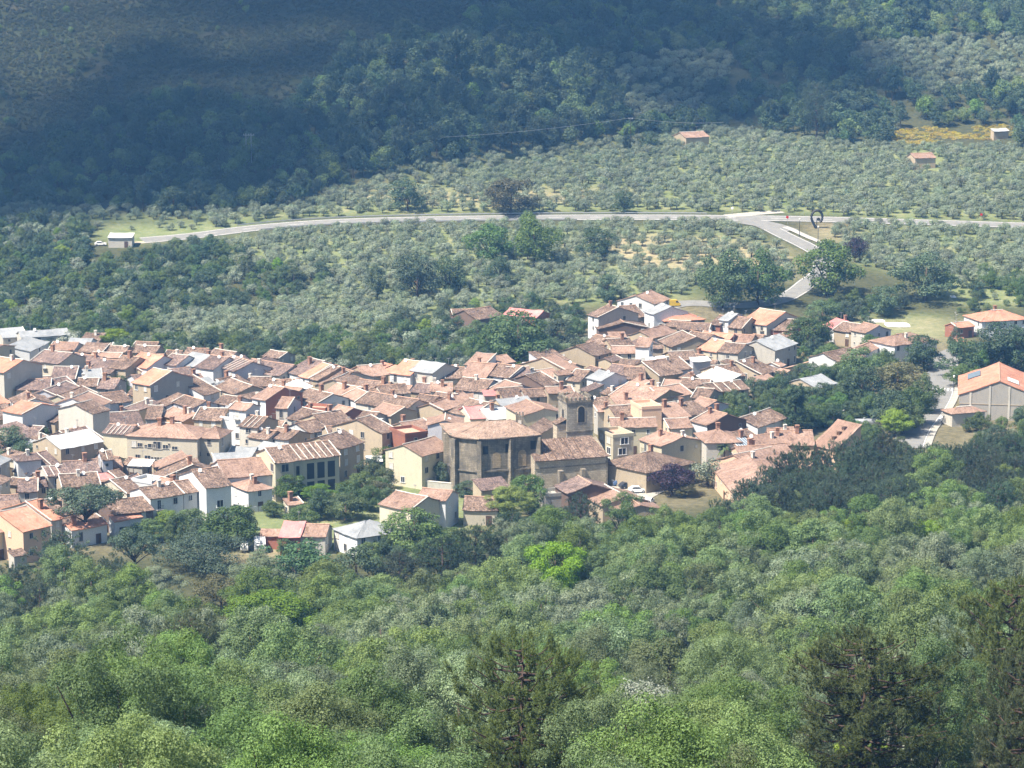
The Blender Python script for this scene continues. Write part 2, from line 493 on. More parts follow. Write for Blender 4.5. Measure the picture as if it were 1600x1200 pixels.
gr = s.ramp(s.math('ADD', s.math('MULTIPLY', n1, 0.6), s.math('MULTIPLY', n2, 0.4)), [(0.36, (0.11, 0.145, 0.055)), (0.54, (0.175, 0.20, 0.092)), (0.70, (0.29, 0.27, 0.155))])
sc = s.ramp(s.math('ADD', s.math('MULTIPLY', n1, 0.5), s.math('MULTIPLY', n3, 0.5)), [(0.40, (0.032, 0.043, 0.018)), (0.53, (0.042, 0.049, 0.022)), (0.66, (0.066, 0.058, 0.034))])
so = s.ramp(n2, [(0.3, (0.25, 0.19, 0.12)), (0.7, (0.45, 0.37, 0.25))])
c = s.mixc(sp.outputs[1], base, gr)
c = s.mixc(sp.outputs[2], c, sc)
c = s.mixc(s.math('MULTIPLY', sp.outputs[0], s.maprange(n1, 0.3, 0.6, 0.5, 1)), c, so)
s.color(c)
s.bump(n2, 0.6, 0.6)
tme.materials.append(s.mat)
terrain = obj('ground', tme)
tag(terrain, kind='structure')

def smooth_line(pts, step=3.0):
    P = [np.array((p.x, p.y)) for p in pts]
    P = [2 * P[0] - P[1]] + P + [2 * P[-1] - P[-2]]
    out = []
    for i in range(1, len(P) - 2):
        L = np.linalg.norm(P[i + 1] - P[i]); n = max(2, int(L / step))
        for k in range(n):
            t = k / n
            a, b, c_, d_ = P[i - 1], P[i], P[i + 1], P[i + 2]
            out.append(0.5 * (2 * b + (c_ - a) * t + (2 * a - 5 * b + 4 * c_ - d_) * t * t + (3 * b - a - 3 * c_ + d_) * t ** 3))
    out.append(P[-2])
    return np.array(out)
def strip_mesh(name, line, off0, off1, dz, mat, across=4, taper=None):
    d = np.gradient(line, axis=0)
    d /= np.linalg.norm(d, axis=1)[:, None] + 1e-9
    nrm = np.stack([d[:, 1], -d[:, 0]], 1)           # to the right of travel
    vs_, fs = [], []
    for i in range(len(line)):
        for k in range(across + 1):
            o_ = off0 + (off1 - off0) * k / across
            q = line[i] + nrm[i] * o_
            vs_.append((q[0], q[1], gz(q[0], q[1]) + dz))
    for i in range(len(line) - 1):
        for k in range(across):
            a = i * (across + 1) + k
            fs.append((a, a + across + 1, a + across + 2, a + 1))
    me = make_mesh(name, vs_, fs, [mat])
    return me
MAIN_PX = [(222, 376), (300, 369), (400, 356.5), (500, 348.5), (600, 344.5), (750, 341.5), (900, 340), (1050, 340), (1150, 341), (1230, 342), (1300, 343.5), (1400, 346.5), (1500, 349.5), (1640, 354)]
main_line = smooth_line([on_ground(*p) for p in MAIN_PX], 5.0)
road = obj('main_road', strip_mesh('main_road', main_line, -4.6, 4.6, 0.14, M_asphalt, 4)); tag(road, kind='structure')
for nm, o0, o1 in (('edge_line', -4.0, -3.75), ('edge_line', 3.75, 4.0)):
    obj(nm, strip_mesh(nm, main_line, o0, o1, 0.155, M_line, 1), road)
for i in range(4, len(main_line) - 4, 3):
    seg = main_line[i:i + 2]
    obj('centre_dash', strip_mesh('centre_dash', seg, -0.11, 0.11, 0.155, M_line, 1), road)
def guard_rail(label, line, off):
    d = np.gradient(line, axis=0); d /= np.linalg.norm(d, axis=1)[:, None]
    nr = np.stack([d[:, 1], -d[:, 0]], 1) * off
    q = line + nr
    mb = MB()
    pts = [(a[0], a[1], gz(a[0], a[1]) + 0.62) for a in q]
    v, f = [], []
    for p in pts:
        v += [(p[0], p[1], p[2] - 0.2), (p[0], p[1] - 0.05, p[2] + 0.0), (p[0], p[1], p[2] + 0.2)]
    for i in range(len(pts) - 1):
        a = i * 3
        f += [(a, a + 3, a + 4, a + 1), (a + 1, a + 4, a + 5, a + 2)]
    t = thing('guard_rail', label, 'guard rail', (pts[0][0], pts[0][1], pts[0][2] - 0.62))
    off_ = Vector(t.location)
    mb.add([Vector(p) - off_ for p in v], f)
    mb.build('beam', M_metal, t)
    pm = MB().box(-0.06, 0.06, -0.05, 0.05, -0.3, 0.8).mesh('post', [M_metal])
    for a in q[::2]:
        obj('post', pm, t, loc=Vector((a[0], a[1] + 0.06, gz(a[0], a[1]))) - off_)
mpx = np.array([proj((p[0], p[1], gz(p[0], p[1])))[0] for p in main_line])
guard_rail('galvanised guard rail along the upper edge of the main road', main_line[(mpx > 370) & (mpx < 1120)], -5.3)
guard_rail('galvanised guard rail along the lower edge of the main road bend', main_line[(mpx > 400) & (mpx < 900)], 5.3)
SIDE_PX = [(1165, 343), (1195, 353), (1225, 368), (1262, 386), (1285, 402), (1283, 425), (1262, 442), (1244, 456), (1215, 470), (1160, 478), (1080, 474), (1040, 480)]
side_line = smooth_line([on_ground(*p) for p in SIDE_PX], 3.0)
r2 = obj('side_road', strip_mesh('side_road', side_line, -3.6, 3.6, 0.16, M_asphalt, 4)); tag(r2, kind='structure')
for o0, o1 in ((-3.2, -3.05), (3.05, 3.2)):
    obj('edge_line', strip_mesh('edge_line', side_line[6:40], o0, o1, 0.175, M_line, 1), r2)
mouth = [on_ground(*p) for p in [(1100, 343), (1165, 346), (1195, 357), (1245, 366), (1205, 349), (1250, 346), (1180, 340)]]
pv = smooth_line([on_ground(*p) for p in [(1140, 345.0), (1170, 347.5), (1200, 353), (1228, 362)]], 2.0)
r3 = obj('junction_apron', strip_mesh('junction_apron', pv, -5.5, 4.0, 0.15, M_asphalt, 3)); tag(r3, kind='structure')
trk = smooth_line([on_ground(*p) for p in [(1135, 338), (1175, 334.5), (1200, 332.5), (1222, 331)]], 3.0)
tag(obj('farm_track', strip_mesh('farm_track', trk, -2.6, 2.6, 0.15, M_paving, 2)), kind='structure')
pave = smooth_line([on_ground(*p) for p in [(1226, 355.5), (1240, 361), (1262, 371), (1284, 380)]], 2.0)
pm_ = obj('pavement', strip_mesh('pavement', pave, -1.3, 1.3, 0.28, M_concrete, 2)); tag(pm_, kind='structure')
dirt = smooth_line([on_ground(*p) for p in [(205, 380), (240, 378), (290, 372), (330, 366)]], 3.0)
tag(obj('dirt_track', strip_mesh('dirt_track', dirt, -1.5, 1.5, 0.12, M_earth, 2)), kind='structure')
VROAD_PX = [(1420, 700), (1432, 672), (1452, 645), (1466, 622), (1472, 600), (1473, 582), (1478, 565), (1490, 552), (1505, 547)]
vline = smooth_line([on_ground(*p) for p in VROAD_PX], 2.5)
r4 = obj('village_road', strip_mesh('village_road', vline, -4.2, 3.6, 0.12, M_asphalt, 4)); tag(r4, kind='structure')
pm2 = obj('pavement', strip_mesh('pavement', vline, 3.6, 5.2, 0.25, M_paving, 2)); tag(pm2, kind='structure')
obj('edge_line', strip_mesh('edge_line', vline, 3.2, 3.36, 0.135, M_line, 1), r4)
# zebra crossing
k0 = int(np.argmin([abs(proj((p[0], p[1], 0))[1] - 612) for p in vline]))
dv = vline[k0 + 1] - vline[k0]; dv /= np.linalg.norm(dv); nv = np.array((dv[1], -dv[0]))
for j in range(7):
    c0 = vline[k0] + nv * (-3.6 + j * 1.05)
    q = [c0, c0 + nv * 0.5, c0 + nv * 0.5 + dv * 3.4, c0 + dv * 3.4]
    obj('crossing_stripe', make_mesh('crossing_stripe', [(a[0], a[1], gz(a[0], a[1]) + 0.136) for a in q], [(0, 1, 2, 3)], [M_line]), r4)
# village square and lane beside the church
lane = smooth_line([on_ground(*p) for p in [(948, 700), (955, 722), (958, 742), (972, 757), (1000, 768), (1030, 772)]], 2.0)
tag(obj('church_lane', strip_mesh('church_lane', lane, -3.2, 4.5, 0.10, M_paving, 2)), kind='structure')

# ------------------------------------------------------------------ haze and clouds
def haze():
    x0, x1, y0, y1, z0, z1 = -720, 720, -90, 2120, -3, 300
    o = MB().box(x0, x1, y0, y1, z0, z1).build('haze', [])
    m = bpy.data.materials.new('haze_air'); m.use_nodes = True
    t = m.node_tree; t.nodes.clear()
    out = t.nodes.new('ShaderNodeOutputMaterial')
    pv_ = t.nodes.new('ShaderNodeVolumePrincipled')
    pv_.inputs['Color'].default_value = (0.20, 0.50, 1.0, 1)
    pv_.inputs['Density'].default_value = 0.00018
    pv_.inputs['Absorption Color'].default_value = (1, 1, 1, 1)
    pv_.inputs['Anisotropy'].default_value = 0.2
    t.links.new(pv_.outputs[0], out.inputs['Volume'])
    o.data.materials.append(m)
    tag(o, kind='stuff')
    return o
haze()
def cloud(label, target, rx, ry, seed, alt=3000, mat=None):
    """a cumulus bank whose shadow falls round the target point"""
    r = np.random.default_rng(seed)
    t = (alt - target[2]) / SUN_DIR.z
    c0 = Vector(target) + SUN_DIR * t
    vs_, fs = [], []
    import bmesh
    bm = bmesh.new()
    for k in range(34):
        a = r.uniform(0, 2 * math.pi); q = math.sqrt(r.uniform(0, 1))
        x, y = rx * q * math.cos(a), ry * q * math.sin(a)
        rad = (1 - 0.55 * q) * 0.42 * min(rx, ry) * r.uniform(0.7, 1.15)
        mt = Matrix.Translation((x, y, r.uniform(0, 0.3) * rad)) @ Matrix.Diagonal((rad * 1.25, rad, rad * 0.6, 1))
        bmesh.ops.create_icosphere(bm, subdivisions=2, radius=1.0, matrix=mt)
    me = bpy.data.meshes.new('cloud'); bm.to_mesh(me); bm.free()
    me.polygons.foreach_set('use_smooth', np.ones(len(me.polygons), bool))
    me.materials.append(mat or M_cloud)
    o = obj('cloud', me, loc=c0)
    tag(o, label, 'cloud', kind='stuff')
def vapour(name, lo, hi):
  sc_ = NT(name, 1.0)
  gq = sc_.n('NewGeometry')
  nz = sc_.noise(gq.outputs['Position'], 0.012, 4, 0.6)
  sc_.color((0.85, 0.86, 0.88))
  tr_ = sc_.n('BsdfTransparent'); mx_ = sc_.n('MixShader')
  sc_.l(sc_.maprange(nz, 0.36, 0.56, lo, hi), mx_.inputs[0])
  sc_.l(tr_.outputs[0], mx_.inputs[1]); sc_.l(sc_.b.outputs[0], mx_.inputs[2]); sc_.l(mx_.outputs[0], sc_.out.inputs['Surface'])
  return sc_.mat
M_cloud = vapour('cloud_vapour', .12, .64)
M_veil = vapour('added_veil_vapour', .04, .09)
cloud('broad cloud bank shading the wooded hillside', (15, 1240, 45), 165, 110, 3)
cloud('long cloud bank shading the wood below the heath', (-200, 1075, 25), 150, 52, 4)
cloud('smaller cloud bank shading the upper right wood', (125, 1370, 70), 130, 65, 5)
cloud('unseen thin cloud veil added to dim the heath slope', (-190, 1210, 50), 250, 250, 9, 3000, M_veil)  # out-of-view veil added to take sun off the heath

# ================================================================== HOUSES
def slab(mb_v, mb_f, mb_uv, p0, p1, p2, p3, th=0.16, amp=0.05, cell=1.6):
    """thick roof slope: p0-p1 eave, p3-p2 ridge; gently uneven, UV in metres"""
    p0, p1, p2, p3 = (np.array(p, float) for p in (p0, p1, p2, p3))
    n = np.cross(p1 - p0, p3 - p0); n /= np.linalg.norm(n) + 1e-9
    if n[2] < 0: n = -n
    L = np.linalg.norm(p1 - p0); H = np.linalg.norm((p3 + p2) / 2 - (p0 + p1) / 2)
    nu, nv = max(2, int(L / cell)), max(2, int(H / cell))
    b = len(mb_v)
    for j in range(nv + 1):
        t = j / nv
        a, c = p0 + (p3 - p0) * t, p1 + (p2 - p1) * t
        sag = -0.10 * math.sin(math.pi * t)
        for i in range(nu + 1):
            s_ = i / nu
            q = a + (c - a) * s_ + n * rng.normal(0, amp) + np.array((0, 0, sag - 0.10 * math.sin(math.pi * s_)))
            mb_v.append(tuple(q)); mb_uv.append((L * s_, H * t))
    for j in range(nv):
        for i in range(nu):
            k = b + j * (nu + 1) + i
            mb_f.append((k, k + 1, k + nu + 2, k + nu + 1))
    rim = [b + i for i in range(nu + 1)] + [b + j * (nu + 1) + nu for j in range(1, nv + 1)] + [b + nv * (nu + 1) + i for i in range(nu - 1, -1, -1)] + [b + j * (nu + 1) for j in range(nv - 1, 0, -1)]
    c0 = len(mb_v)
    for k in rim:
        mb_v.append(tuple(np.array(mb_v[k]) - n * th)); mb_uv.append(mb_uv[k])
    m = len(rim)
    for i in range(m):
        j = (i + 1) % m
        mb_f.append((rim[i], c0 + i, c0 + j, rim[j]))
    mb_f.append(tuple(c0 + i for i in range(m - 1, -1, -1)))

def unit_window():
    mb = MB()
    t = 0.10
    mb.box(-0.5 - t * .3, -0.5 + t * .5, -0.09, 0, -0.5, 0.5).box(0.5 - t * .5, 0.5 + t * .3, -0.09, 0, -0.5, 0.5)
    mb.box(-0.5 - t * .3, 0.5 + t * .3, -0.09, 0, 0.5, 0.5 + t * .5).box(-0.5 - t, 0.5 + t, -0.16, 0, -0.5 - t * .7, -0.5)
    mb.box(-0.025, 0.025, -0.07, 0, -0.5, 0.5)
    return mb
ME_WIN = unit_window().mesh('window', [M_frame])
ME_WINW = unit_window().mesh('window', [M_white])
ME_PANE = MB().box(-0.47, 0.47, -0.045, -0.005, -0.49, 0.49).mesh('pane', [M_glass])
ME_BLIND = MB().box(-0.47, 0.47, -0.055, -0.005, -0.49, 0.49).mesh('blind', [M_blind])
ME_DOOR = MB().box(-0.5, 0.5, -0.06, 0, 0, 1).box(-0.56, -0.5, -0.1, 0, 0, 1.03).box(0.5, 0.56, -0.1, 0, 0, 1.03).box(-0.5, 0.5, -0.1, 0, 1, 1.03).mesh('door', [M_wood])
ME_OPEN = MB().box(-0.5, 0.5, -0.03, 0, 0, 1).mesh('opening', [M_dark])  # flat dark panel, painted as the shade inside an opening
def chim(w, h, brick=True):
    mb = MB().box(-w, w, -w, w, -0.8, h)
    mb.box(-w * 1.25, w * 1.25, -w * 1.25, w * 1.25, h + 0.002, h + 0.1)
    for sx in (-1, 1):
        for sy in (-1, 1):
            mb.box(sx * w * .95 - .07, sx * w * .95 + .07, sy * w * .95 - .07, sy * w * .95 + .07, h + 0.1, h + 0.32)
    mb.box(-w * 1.3, w * 1.3, -w * 1.3, w * 1.3, h + 0.32, h + 0.42)
    return mb.mesh('chimney', [M_brickch if brick else M_mortar])
ME_CH = [chim(0.36, 1.1), chim(0.42, 1.4), chim(0.33, 0.9, False)]
_a = MB().box(-.03, .03, -.03, .03, -.5, 2.0).box(-.6, .6, -.025, .025, 1.9, 1.95)
for _k in range(5): _a.box(-.5 + .25 * _k - .015, -.5 + .25 * _k + .015, -.3, .3, 1.955, 1.985)
ME_AERIAL = _a.mesh('aerial', [M_metal])
_d = MB().tube([(0, 0, 0), (0, -.10, .03), (0, -.16, .05)], [.1, .38, .45], 12).box(-.03, .03, -.03, .03, -.9, 0)
ME_DISH = _d.mesh('satellite_dish', [M_white])
NH = [0]
HOUSE_AT = []
def house(kind, x1, y1, x2, y2, rh, h, wall, roof, loc, d=None, sl=0.34, side=None, win=0.75, ch=0.5, lines=0, verge=None, bal=False, door=True, winrow=None, noun='house', label=None, ww=None, floor_h=2.75, ov=0.42, group=None, front_open=None):
    g0 = 0.0
    for _ in range(4):
        A, B = at_z(x1, y1, g0 + h), at_z(x2, y2, g0 + h)
        g0 = gz((A.x + B.x) / 2, (A.y + B.y) / 2)
        if A.y < 930: g0 = min(g0, 6.0)
    if y1 < 400:                       # far slopes: find the foot on the ground first
        mx_, my_ = (x1 + x2) / 2, (y1 + y2) / 2
        Gp = on_ground(mx_, my_)
        for _ in range(3): Gp = on_ground(mx_, my_ + h * scale_at(Gp) * .98)
        g0 = Gp.z
        A, B = at_z(x1, y1, g0 + h), at_z(x2, y2, g0 + h)
    u = Vector((B.x - A.x, B.y - A.y, 0)); w = u.length; u.normalize()
    v = Vector((-u.y, u.x, 0))
    def ridge_off(dd):
        m = (A + B) / 2
        q = m + v * dd / 2 + Vector((0, 0, sl * dd / 2)) if kind in 'gh' else m + v * dd + Vector((0, 0, sl * dd))
        return proj(m)[1] - proj(q)[1]
    if kind == 'f':
        s_ = scale_at((A + B) / 2)
        sl = max(0.12, rh / s_ / (w / 2))
    if d is None:
        if kind in 'ft': d = 10.0
        else:
            lo, hi = 2.0, 40.0
            for _ in range(30):
                md = (lo + hi) / 2
                if ridge_off(md) < rh: lo = md
                else: hi = md
            d = min(max(lo, 4.5 if kind in 'gh' else 2.0), 24.0)
    ang = math.atan2(u.y, u.x)
    wname, wm = W[wall]; rname, rm = RF[roof]
    if label is None:
        label = f'{wname} {noun} with {rname} roof {loc}'
        if len(label.split()) > 16: label = label.replace('weathered brown tiled', 'brown tiled').replace('bright white sheet', 'white sheet').replace('dark brown tiled', 'dark tiled').replace('pink clay-tiled', 'pink')
        if len(label.split()) > 16: print('LONG', label)
    nm = {'house': 'village_house', 'shed': 'storage_shed', 'barn': 'stone_barn', 'hut': 'garden_hut'}.get(noun, 'village_house')
    base = Vector((A.x, A.y, g0))
    t = thing(nm, label, noun if noun in ('shed', 'barn', 'hut') else 'house', base, ang, group)
    NH[0] += 1
    HOUSE_AT.append((A.x, A.y, u.x, u.y, w, d))
    z0 = -2.5
    mats = [wm] + ([W[side][1]] if side else [])
    # ---- wall
    if kind == 'g':
        zr = h + sl * d / 2
        V = [(0, 0, z0), (w, 0, z0), (w, d, z0), (0, d, z0), (0, 0, h), (w, 0, h), (w, d, h), (0, d, h), (0, d / 2, zr), (w, d / 2, zr)]
        Fc = [(0, 1, 5, 4), (1, 2, 6, 9, 5), (2, 3, 7, 6), (3, 0, 4, 8, 7)]
    elif kind == 'f':
        zr = h + sl * w / 2
        V = [(0, 0, z0), (w, 0, z0), (w, d, z0), (0, d, z0), (0, 0, h), (w, 0, h), (w, d, h), (0, d, h), (w / 2, 0, zr), (w / 2, d, zr)]
        Fc = [(0, 1, 5, 8, 4), (1, 2, 6, 5), (2, 3, 7, 9, 6), (3, 0, 4, 7)]
    elif kind == 's':
        zr = h + sl * d
        V = [(0, 0, z0), (w, 0, z0), (w, d, z0), (0, d, z0), (0, 0, h), (w, 0, h), (w, d, zr), (0, d, zr)]
        Fc = [(0, 1, 5, 4), (1, 2, 6, 5), (2, 3, 7, 6), (3, 0, 4, 7)]
    else:
        zr = h + sl * d / 2
        V = [(0, 0, z0), (w, 0, z0), (w, d, z0), (0, d, z0), (0, 0, h), (w, 0, h), (w, d, h), (0, d, h)]
        Fc = [(0, 1, 5, 4), (1, 2, 6, 5), (2, 3, 7, 6), (3, 0, 4, 7)]
        if kind == 't': Fc.append((4, 5, 6, 7))
    fm = [0, 1 if side else 0, 0, 0]
    fm += [0] * (len(Fc) - 4)
    obj('wall', make_mesh('wall', V, Fc, mats, fmat=fm), t)
    # ---- roof
    rv, rf, ru = [], [], []
    o = ov
    e = 0.02
    if kind == 'g':
        slab(rv, rf, ru, (-o * .6, -o, h - o * sl + .1), (w + o * .6, -o, h - o * sl + .1), (w + o * .6, d / 2 + e, zr + .14), (-o * .6, d / 2 + e, zr + .14))
        slab(rv, rf, ru, (w + o * .6, d + o, h - o * sl + .1), (-o * .6, d + o, h - o * sl + .1), (-o * .6, d / 2 - e, zr + .14), (w + o * .6, d / 2 - e, zr + .14))
    elif kind == 'f':
        slab(rv, rf, ru, (-o, d + o * .6, h - o * sl + .1), (-o, -o * .6, h - o * sl + .1), (w / 2 + e, -o * .6, zr + .14), (w / 2 + e, d + o * .6, zr + .14))
        slab(rv, rf, ru, (w + o, -o * .6, h - o * sl + .1), (w + o, d + o * .6, h - o * sl + .1), (w / 2 - e, d + o * .6, zr + .14), (w / 2 - e, -o * .6, zr + .14))
    elif kind == 's':
        slab(rv, rf, ru, (-o * .5, -o, h - o * sl + .1), (w + o * .5, -o, h - o * sl + .1), (w + o * .5, d + o * .4, zr + o * .4 * sl + .1), (-o * .5, d + o * .4, zr + o * .4 * sl + .1))
    elif kind == 'h':
        r_ = min(d / 2, w / 2 - 0.25)
        zr = h + sl * d / 2
        zz = h - o * sl + .1
        a_, b_ = (r_, d / 2, zr + .14), (w - r_, d / 2, zr + .14)
        c1, c2, c3, c4 = (-o, -o, zz), (w + o, -o, zz), (w + o, d + o, zz), (-o, d + o, zz)
        slab(rv, rf, ru, c1, c2, b_, a_); slab(rv, rf, ru, c3, c4, a_, b_)
        slab(rv, rf, ru, c2, c3, (w - r_, d / 2 + .06, zr + .13), (w - r_, d / 2 - .06, zr + .13)); slab(rv, rf, ru, c4, c1, (r_, d / 2 - .06, zr + .13), (r_, d / 2 + .06, zr + .13))
    if kind == 't':
        mb = MB()
        for (xa, xb, ya, yb) in ((-.1, w + .1, -.1, .2), (-.1, w + .1, d - .2, d + .1), (-.1, .2, .2, d - .2), (w - .2, w + .1, .2, d - .2)):
            mb.box(xa, xb, ya, yb, h + .004, h + 0.75)
        mb.build('parapet', wm, t)
        MB().box(.2, w - .2, .2, d - .2, h + .004, h + .06).build('terrace_floor', M_ridge if roof in 'mpo' else M_paving, t)
    else:
        ro = obj('roof', make_mesh('roof', rv, rf, [rm], uvs=ru), t)
    if kind in 'gfh' and roof in 'pomd':
        mb = MB()
        if kind == 'g': P = [(-o * .6, d / 2, zr + .2), (w / 2, d / 2, zr + .10), (w + o * .6, d / 2, zr + .2)]
        elif kind == 'f': P = [(w / 2, -o * .6, zr + .2), (w / 2, d / 2, zr + .10), (w / 2, d + o * .6, zr + .2)]
        else: P = [(r_, d / 2, zr + .2), (w - r_, d / 2, zr + .2)]
        mb.tube(P, [.13] * len(P), 5)
        mb.build('ridge_cap', M_ridge if random.random() < 0.6 else M_mortar, ro)
    if kind == 'g' and lines:
        for k in range(1, lines + 1):
            xx = w * k / (lines + 1)
            MB().tube([(xx, -o, h - o * sl + .22), (xx, d / 2, zr + .14)], [.09, .09], 5).build('mortar_line', M_mortar, ro)
    vg = verge if verge is not None else random.choice(['', '', 'l', 'r', ''])
    for c_ in vg:
        if kind in 'gs':
            xx = -o * .5 if c_ == 'l' else w + o * .5
            yy = d / 2 if kind == 'g' else d
            MB().tube([(xx, -o, h - o * sl + .2), (xx, yy, zr + .22)], [.13, .13], 5).build('verge', M_mortar, ro)
        elif kind == 'f':
            sx = 0 if c_ == 'l' else w
            MB().tube([(sx + (-o if c_ == 'l' else o), -o * .5, h - o * sl + .2), (w / 2, -o * .5, zr + .22)], [.13, .13], 5).build('verge', M_mortar, ro)
    # ---- chimneys
    n_ch = int(ch) + (1 if random.random() < ch - int(ch) else 0)
    for k in range(n_ch):
        if kind == 't': break
        if kind in 'gh':
            xx, yy = random.uniform(.15, .85) * w, d * random.uniform(.3, .62)
            zz = h + sl * min(yy, d - yy)
            if kind == 'h': xx = min(max(xx, r_), w - r_) if w > 2 * r_ + .5 else w / 2; zz = h + sl * min(yy, d - yy) * .9
        elif kind == 'f':
            xx, yy = w * random.uniform(.25, .75), d * random.uniform(.2, .8); zz = h + sl * min(xx, w - xx)
        else:
            xx, yy = random.uniform(.2, .8) * w, d * random.uniform(.4, .9); zz = h + sl * yy
        obj('chimney', random.choice(ME_CH), t, loc=(xx, yy, zz + .1))
    if kind in 'gf' and random.random() < .3:
        obj('aerial', ME_AERIAL, t, loc=(w * random.uniform(.2, .8) if kind == 'g' else w / 2, d / 2 if kind == 'g' else d * random.uniform(.2, .8), zr + .1), rot=(0, 0, random.uniform(0, 3)))
    if kind in 'gf' and random.random() < .3:
        obj('satellite_dish', ME_DISH, t, loc=(w * random.uniform(.15, .85), d * .42, h + (sl * d * .42 if kind == 'g' else sl * w * .1) + .5), rot=(0, 0, -ang + random.uniform(-.4, .4)))
    # ---- windows and doors on the walls one can see
    def facade(orig, dirx, nrm_ang, width, hh, prob, dr):
        nw = max(1, int((width - 0.6) / 2.9))
        nf = max(1, int(round((hh - 0.2) / floor_h)))
        gap = width / nw
        for f in range(nf):
            for c in range(nw):
                cx = gap * (c + .5) + random.uniform(-.3, .3)
                if f == 0 and dr and c == nw // 2:
                    obj('door', ME_DOOR, t, loc=orig + dirx * cx + Vector((0, 0, .02)), rot=(0, 0, nrm_ang), scl=(1.1, 1, 2.1))
                    continue
                if random.random() > prob: continue
                if ww: wx, wz = ww
                else: wx, wz = random.choice([(.9, 1.2), (1.0, 1.3), (.8, 1.0), (.7, .7), (.95, 1.9)])
                cz = (f + .62) * hh / nf
                if wz > 1.5: cz -= .3
                if cz + wz / 2 > hh - .25: cz = hh - .25 - wz / 2
                wo = obj('window', ME_WIN if random.random() < .6 else ME_WINW, t, loc=orig + dirx * cx + Vector((0, 0, cz)), rot=(0, 0, nrm_ang), scl=(wx, 1, wz))
                if random.random() < .72: obj('pane', ME_PANE, wo)
                else: obj('blind', ME_BLIND, wo)
                if bal and f > 0 and random.random() < .6 or (wz > 1.5 and f > 0 and random.random() < .5):
                    mb = MB().box(-.8, .8, -.75, -.005, -.12, 0)
                    bo = mb.build('balcony', M_concrete, t, loc=orig + dirx * cx + Vector((0, 0, cz - wz / 2 - .1)), rot=(0, 0, nrm_ang))
                    rr = MB()
                    for q in range(9): rr.box(-.78 + q * .19, -.755 + q * .19, -.73, -.705, .0, .9)
                    rr.box(-.8, .8, -.74, -.70, .9, .94)
                    rr.build('railing', M_dark, bo)
    cv = Vector((0, 0, 0)) - base; cv.z = 0; cv.normalize()
    lc = Vector((cv.dot(u), cv.dot(v)))
    if win > 0:
        if winrow: 
            for (cx, cz, wx, wz) in winrow:
                wo = obj('window', ME_WIN, t, loc=(cx * w, 0, cz * h), scl=(wx, 1, wz))
                obj('pane', ME_PANE if wz < 1.25 or random.random() < .6 else ME_BLIND, wo)
        else:
            facade(Vector((0, 0, 0)), Vector((1, 0, 0)), 0.0, w, h, win, door)
        if lc.x < -.12: facade(Vector((0, d, 0)), Vector((0, -1, 0)), -math.pi / 2, d, h, win * .55, False)
        if lc.x > .12: facade(Vector((w, 0, 0)), Vector((0, 1, 0)), math.pi / 2, d, h, win * .55, False)
    if front_open:
        for (cx, cz, wx, wz) in front_open:
            obj('gallery_opening', ME_OPEN, t, loc=(cx * w, 0, cz * h), scl=(wx * w, 1, wz * h))
    return t, w, d
H = house
# ------------------------------ left back rows
H('f', -14, 549, 23, 540, 5, 7, 'c', 'm', 'at the left border below the grey sheds', d=12, win=.2)
H('s', 46, 549, 76, 534, 8, 5, 'w', 's', 'nearest of the two grey sheds', d=6.5, sl=.2, noun='shed', ch=0, win=.4, verge='')
H('g', 34, 527, 108, 522, 9, 6, 'cw', 's', 'farther of the two grey sheds', noun='shed', ch=0, win=.2, verge='')
H('f', 6, 582, 66, 569, 13, 9, 'cw', 'o', 'with broad blank gable at the left border', d=13, win=.12, ch=1)
H('g', 50, 563, 92, 568, 16, 6.5, 'c', 'd', 'with iron balcony right of the blank gable', win=.95, bal=True, ch=1)
H('g', 97, 567, 140, 573, 15, 4, 'cw', 'd', 'with white chimney behind the left rooftops', ch=1)
H('g', 138, 580, 173, 583, 19, 5, 't', 'd', 'low roof behind the white mortared hips', win=.2)
H('g', 141, 557, 186, 559, 7, 5, 'cw', 'p', 'narrow back building at the woods edge', win=.2, ch=0)
H('g', 170, 574, 196, 577, 18, 6, 't', 'm', 'left neighbour of the orange back-row roof', win=.4)
H('g', 80, 592, 117, 592, 19, 5, 't', 'd', 'with one white mortared verge', verge='r', win=0)
H('g', 119, 592, 160, 590, 14, 4.5, 'cw', 's', 'with bluish sheeting and white verge', verge='r', win=.3, ch=1)
H('g', 25, 609, 78, 608, 16, 4, 'g', 'd', 'long low roof below the blank gable', win=.2)
H('g', 79, 607, 117, 601, 12, 4, 'w', 'd', 'beside the long low dark roof', win=.4)
H('g', 120, 603, 151, 603, 12, 4, 'g', 'm', 'between two dark roofs above the slate verges', win=0)
H('g', 152, 606, 178, 607, 15, 5, 'g', 'd', 'left of the dark round tree', win=.4)
H('g', 92, 620, 126, 606, 10, 4.5, 'lv', 'd', 'diagonal, upper of two with slate verges', verge='lr')
H('g', 112, 628, 150, 614, 10, 4.5, 'y', 'm', 'diagonal, lower of two with slate verges', verge='lr')
H('g', 148, 637, 172, 627, 15, 7, 'w', 'p', 'with chimney pot beside the balcony house', ch=1)
H('g', 172, 630, 205, 626, 15, 6, 'w', 'm', 'with shaded balcony left of the orange corner block', bal=True)
H('g', 15, 622, 29, 634, 11, 6, 'w', 'm', 'with white verge behind the orange left house', verge='r')
H('g', -12, 634, 16, 628, 11, 5, 'cw', 'o', 'cut by the left border above the turquoise shed', win=.5)
H('f', 35, 647, 94, 634, 9, 7.5, 'w', 'o', 'long orange slope in the left village', d=7, win=.15, ch=0)
H('f', 91, 638, 145, 646, 11, 9, 'cw', 'm', 'tall blank cream block above the white metal roof', d=6, win=0, ch=0, door=False)
H('g', 55, 652, 86, 660, 13, 4.5, 't', 'm', 'small one left of the tall blank block')
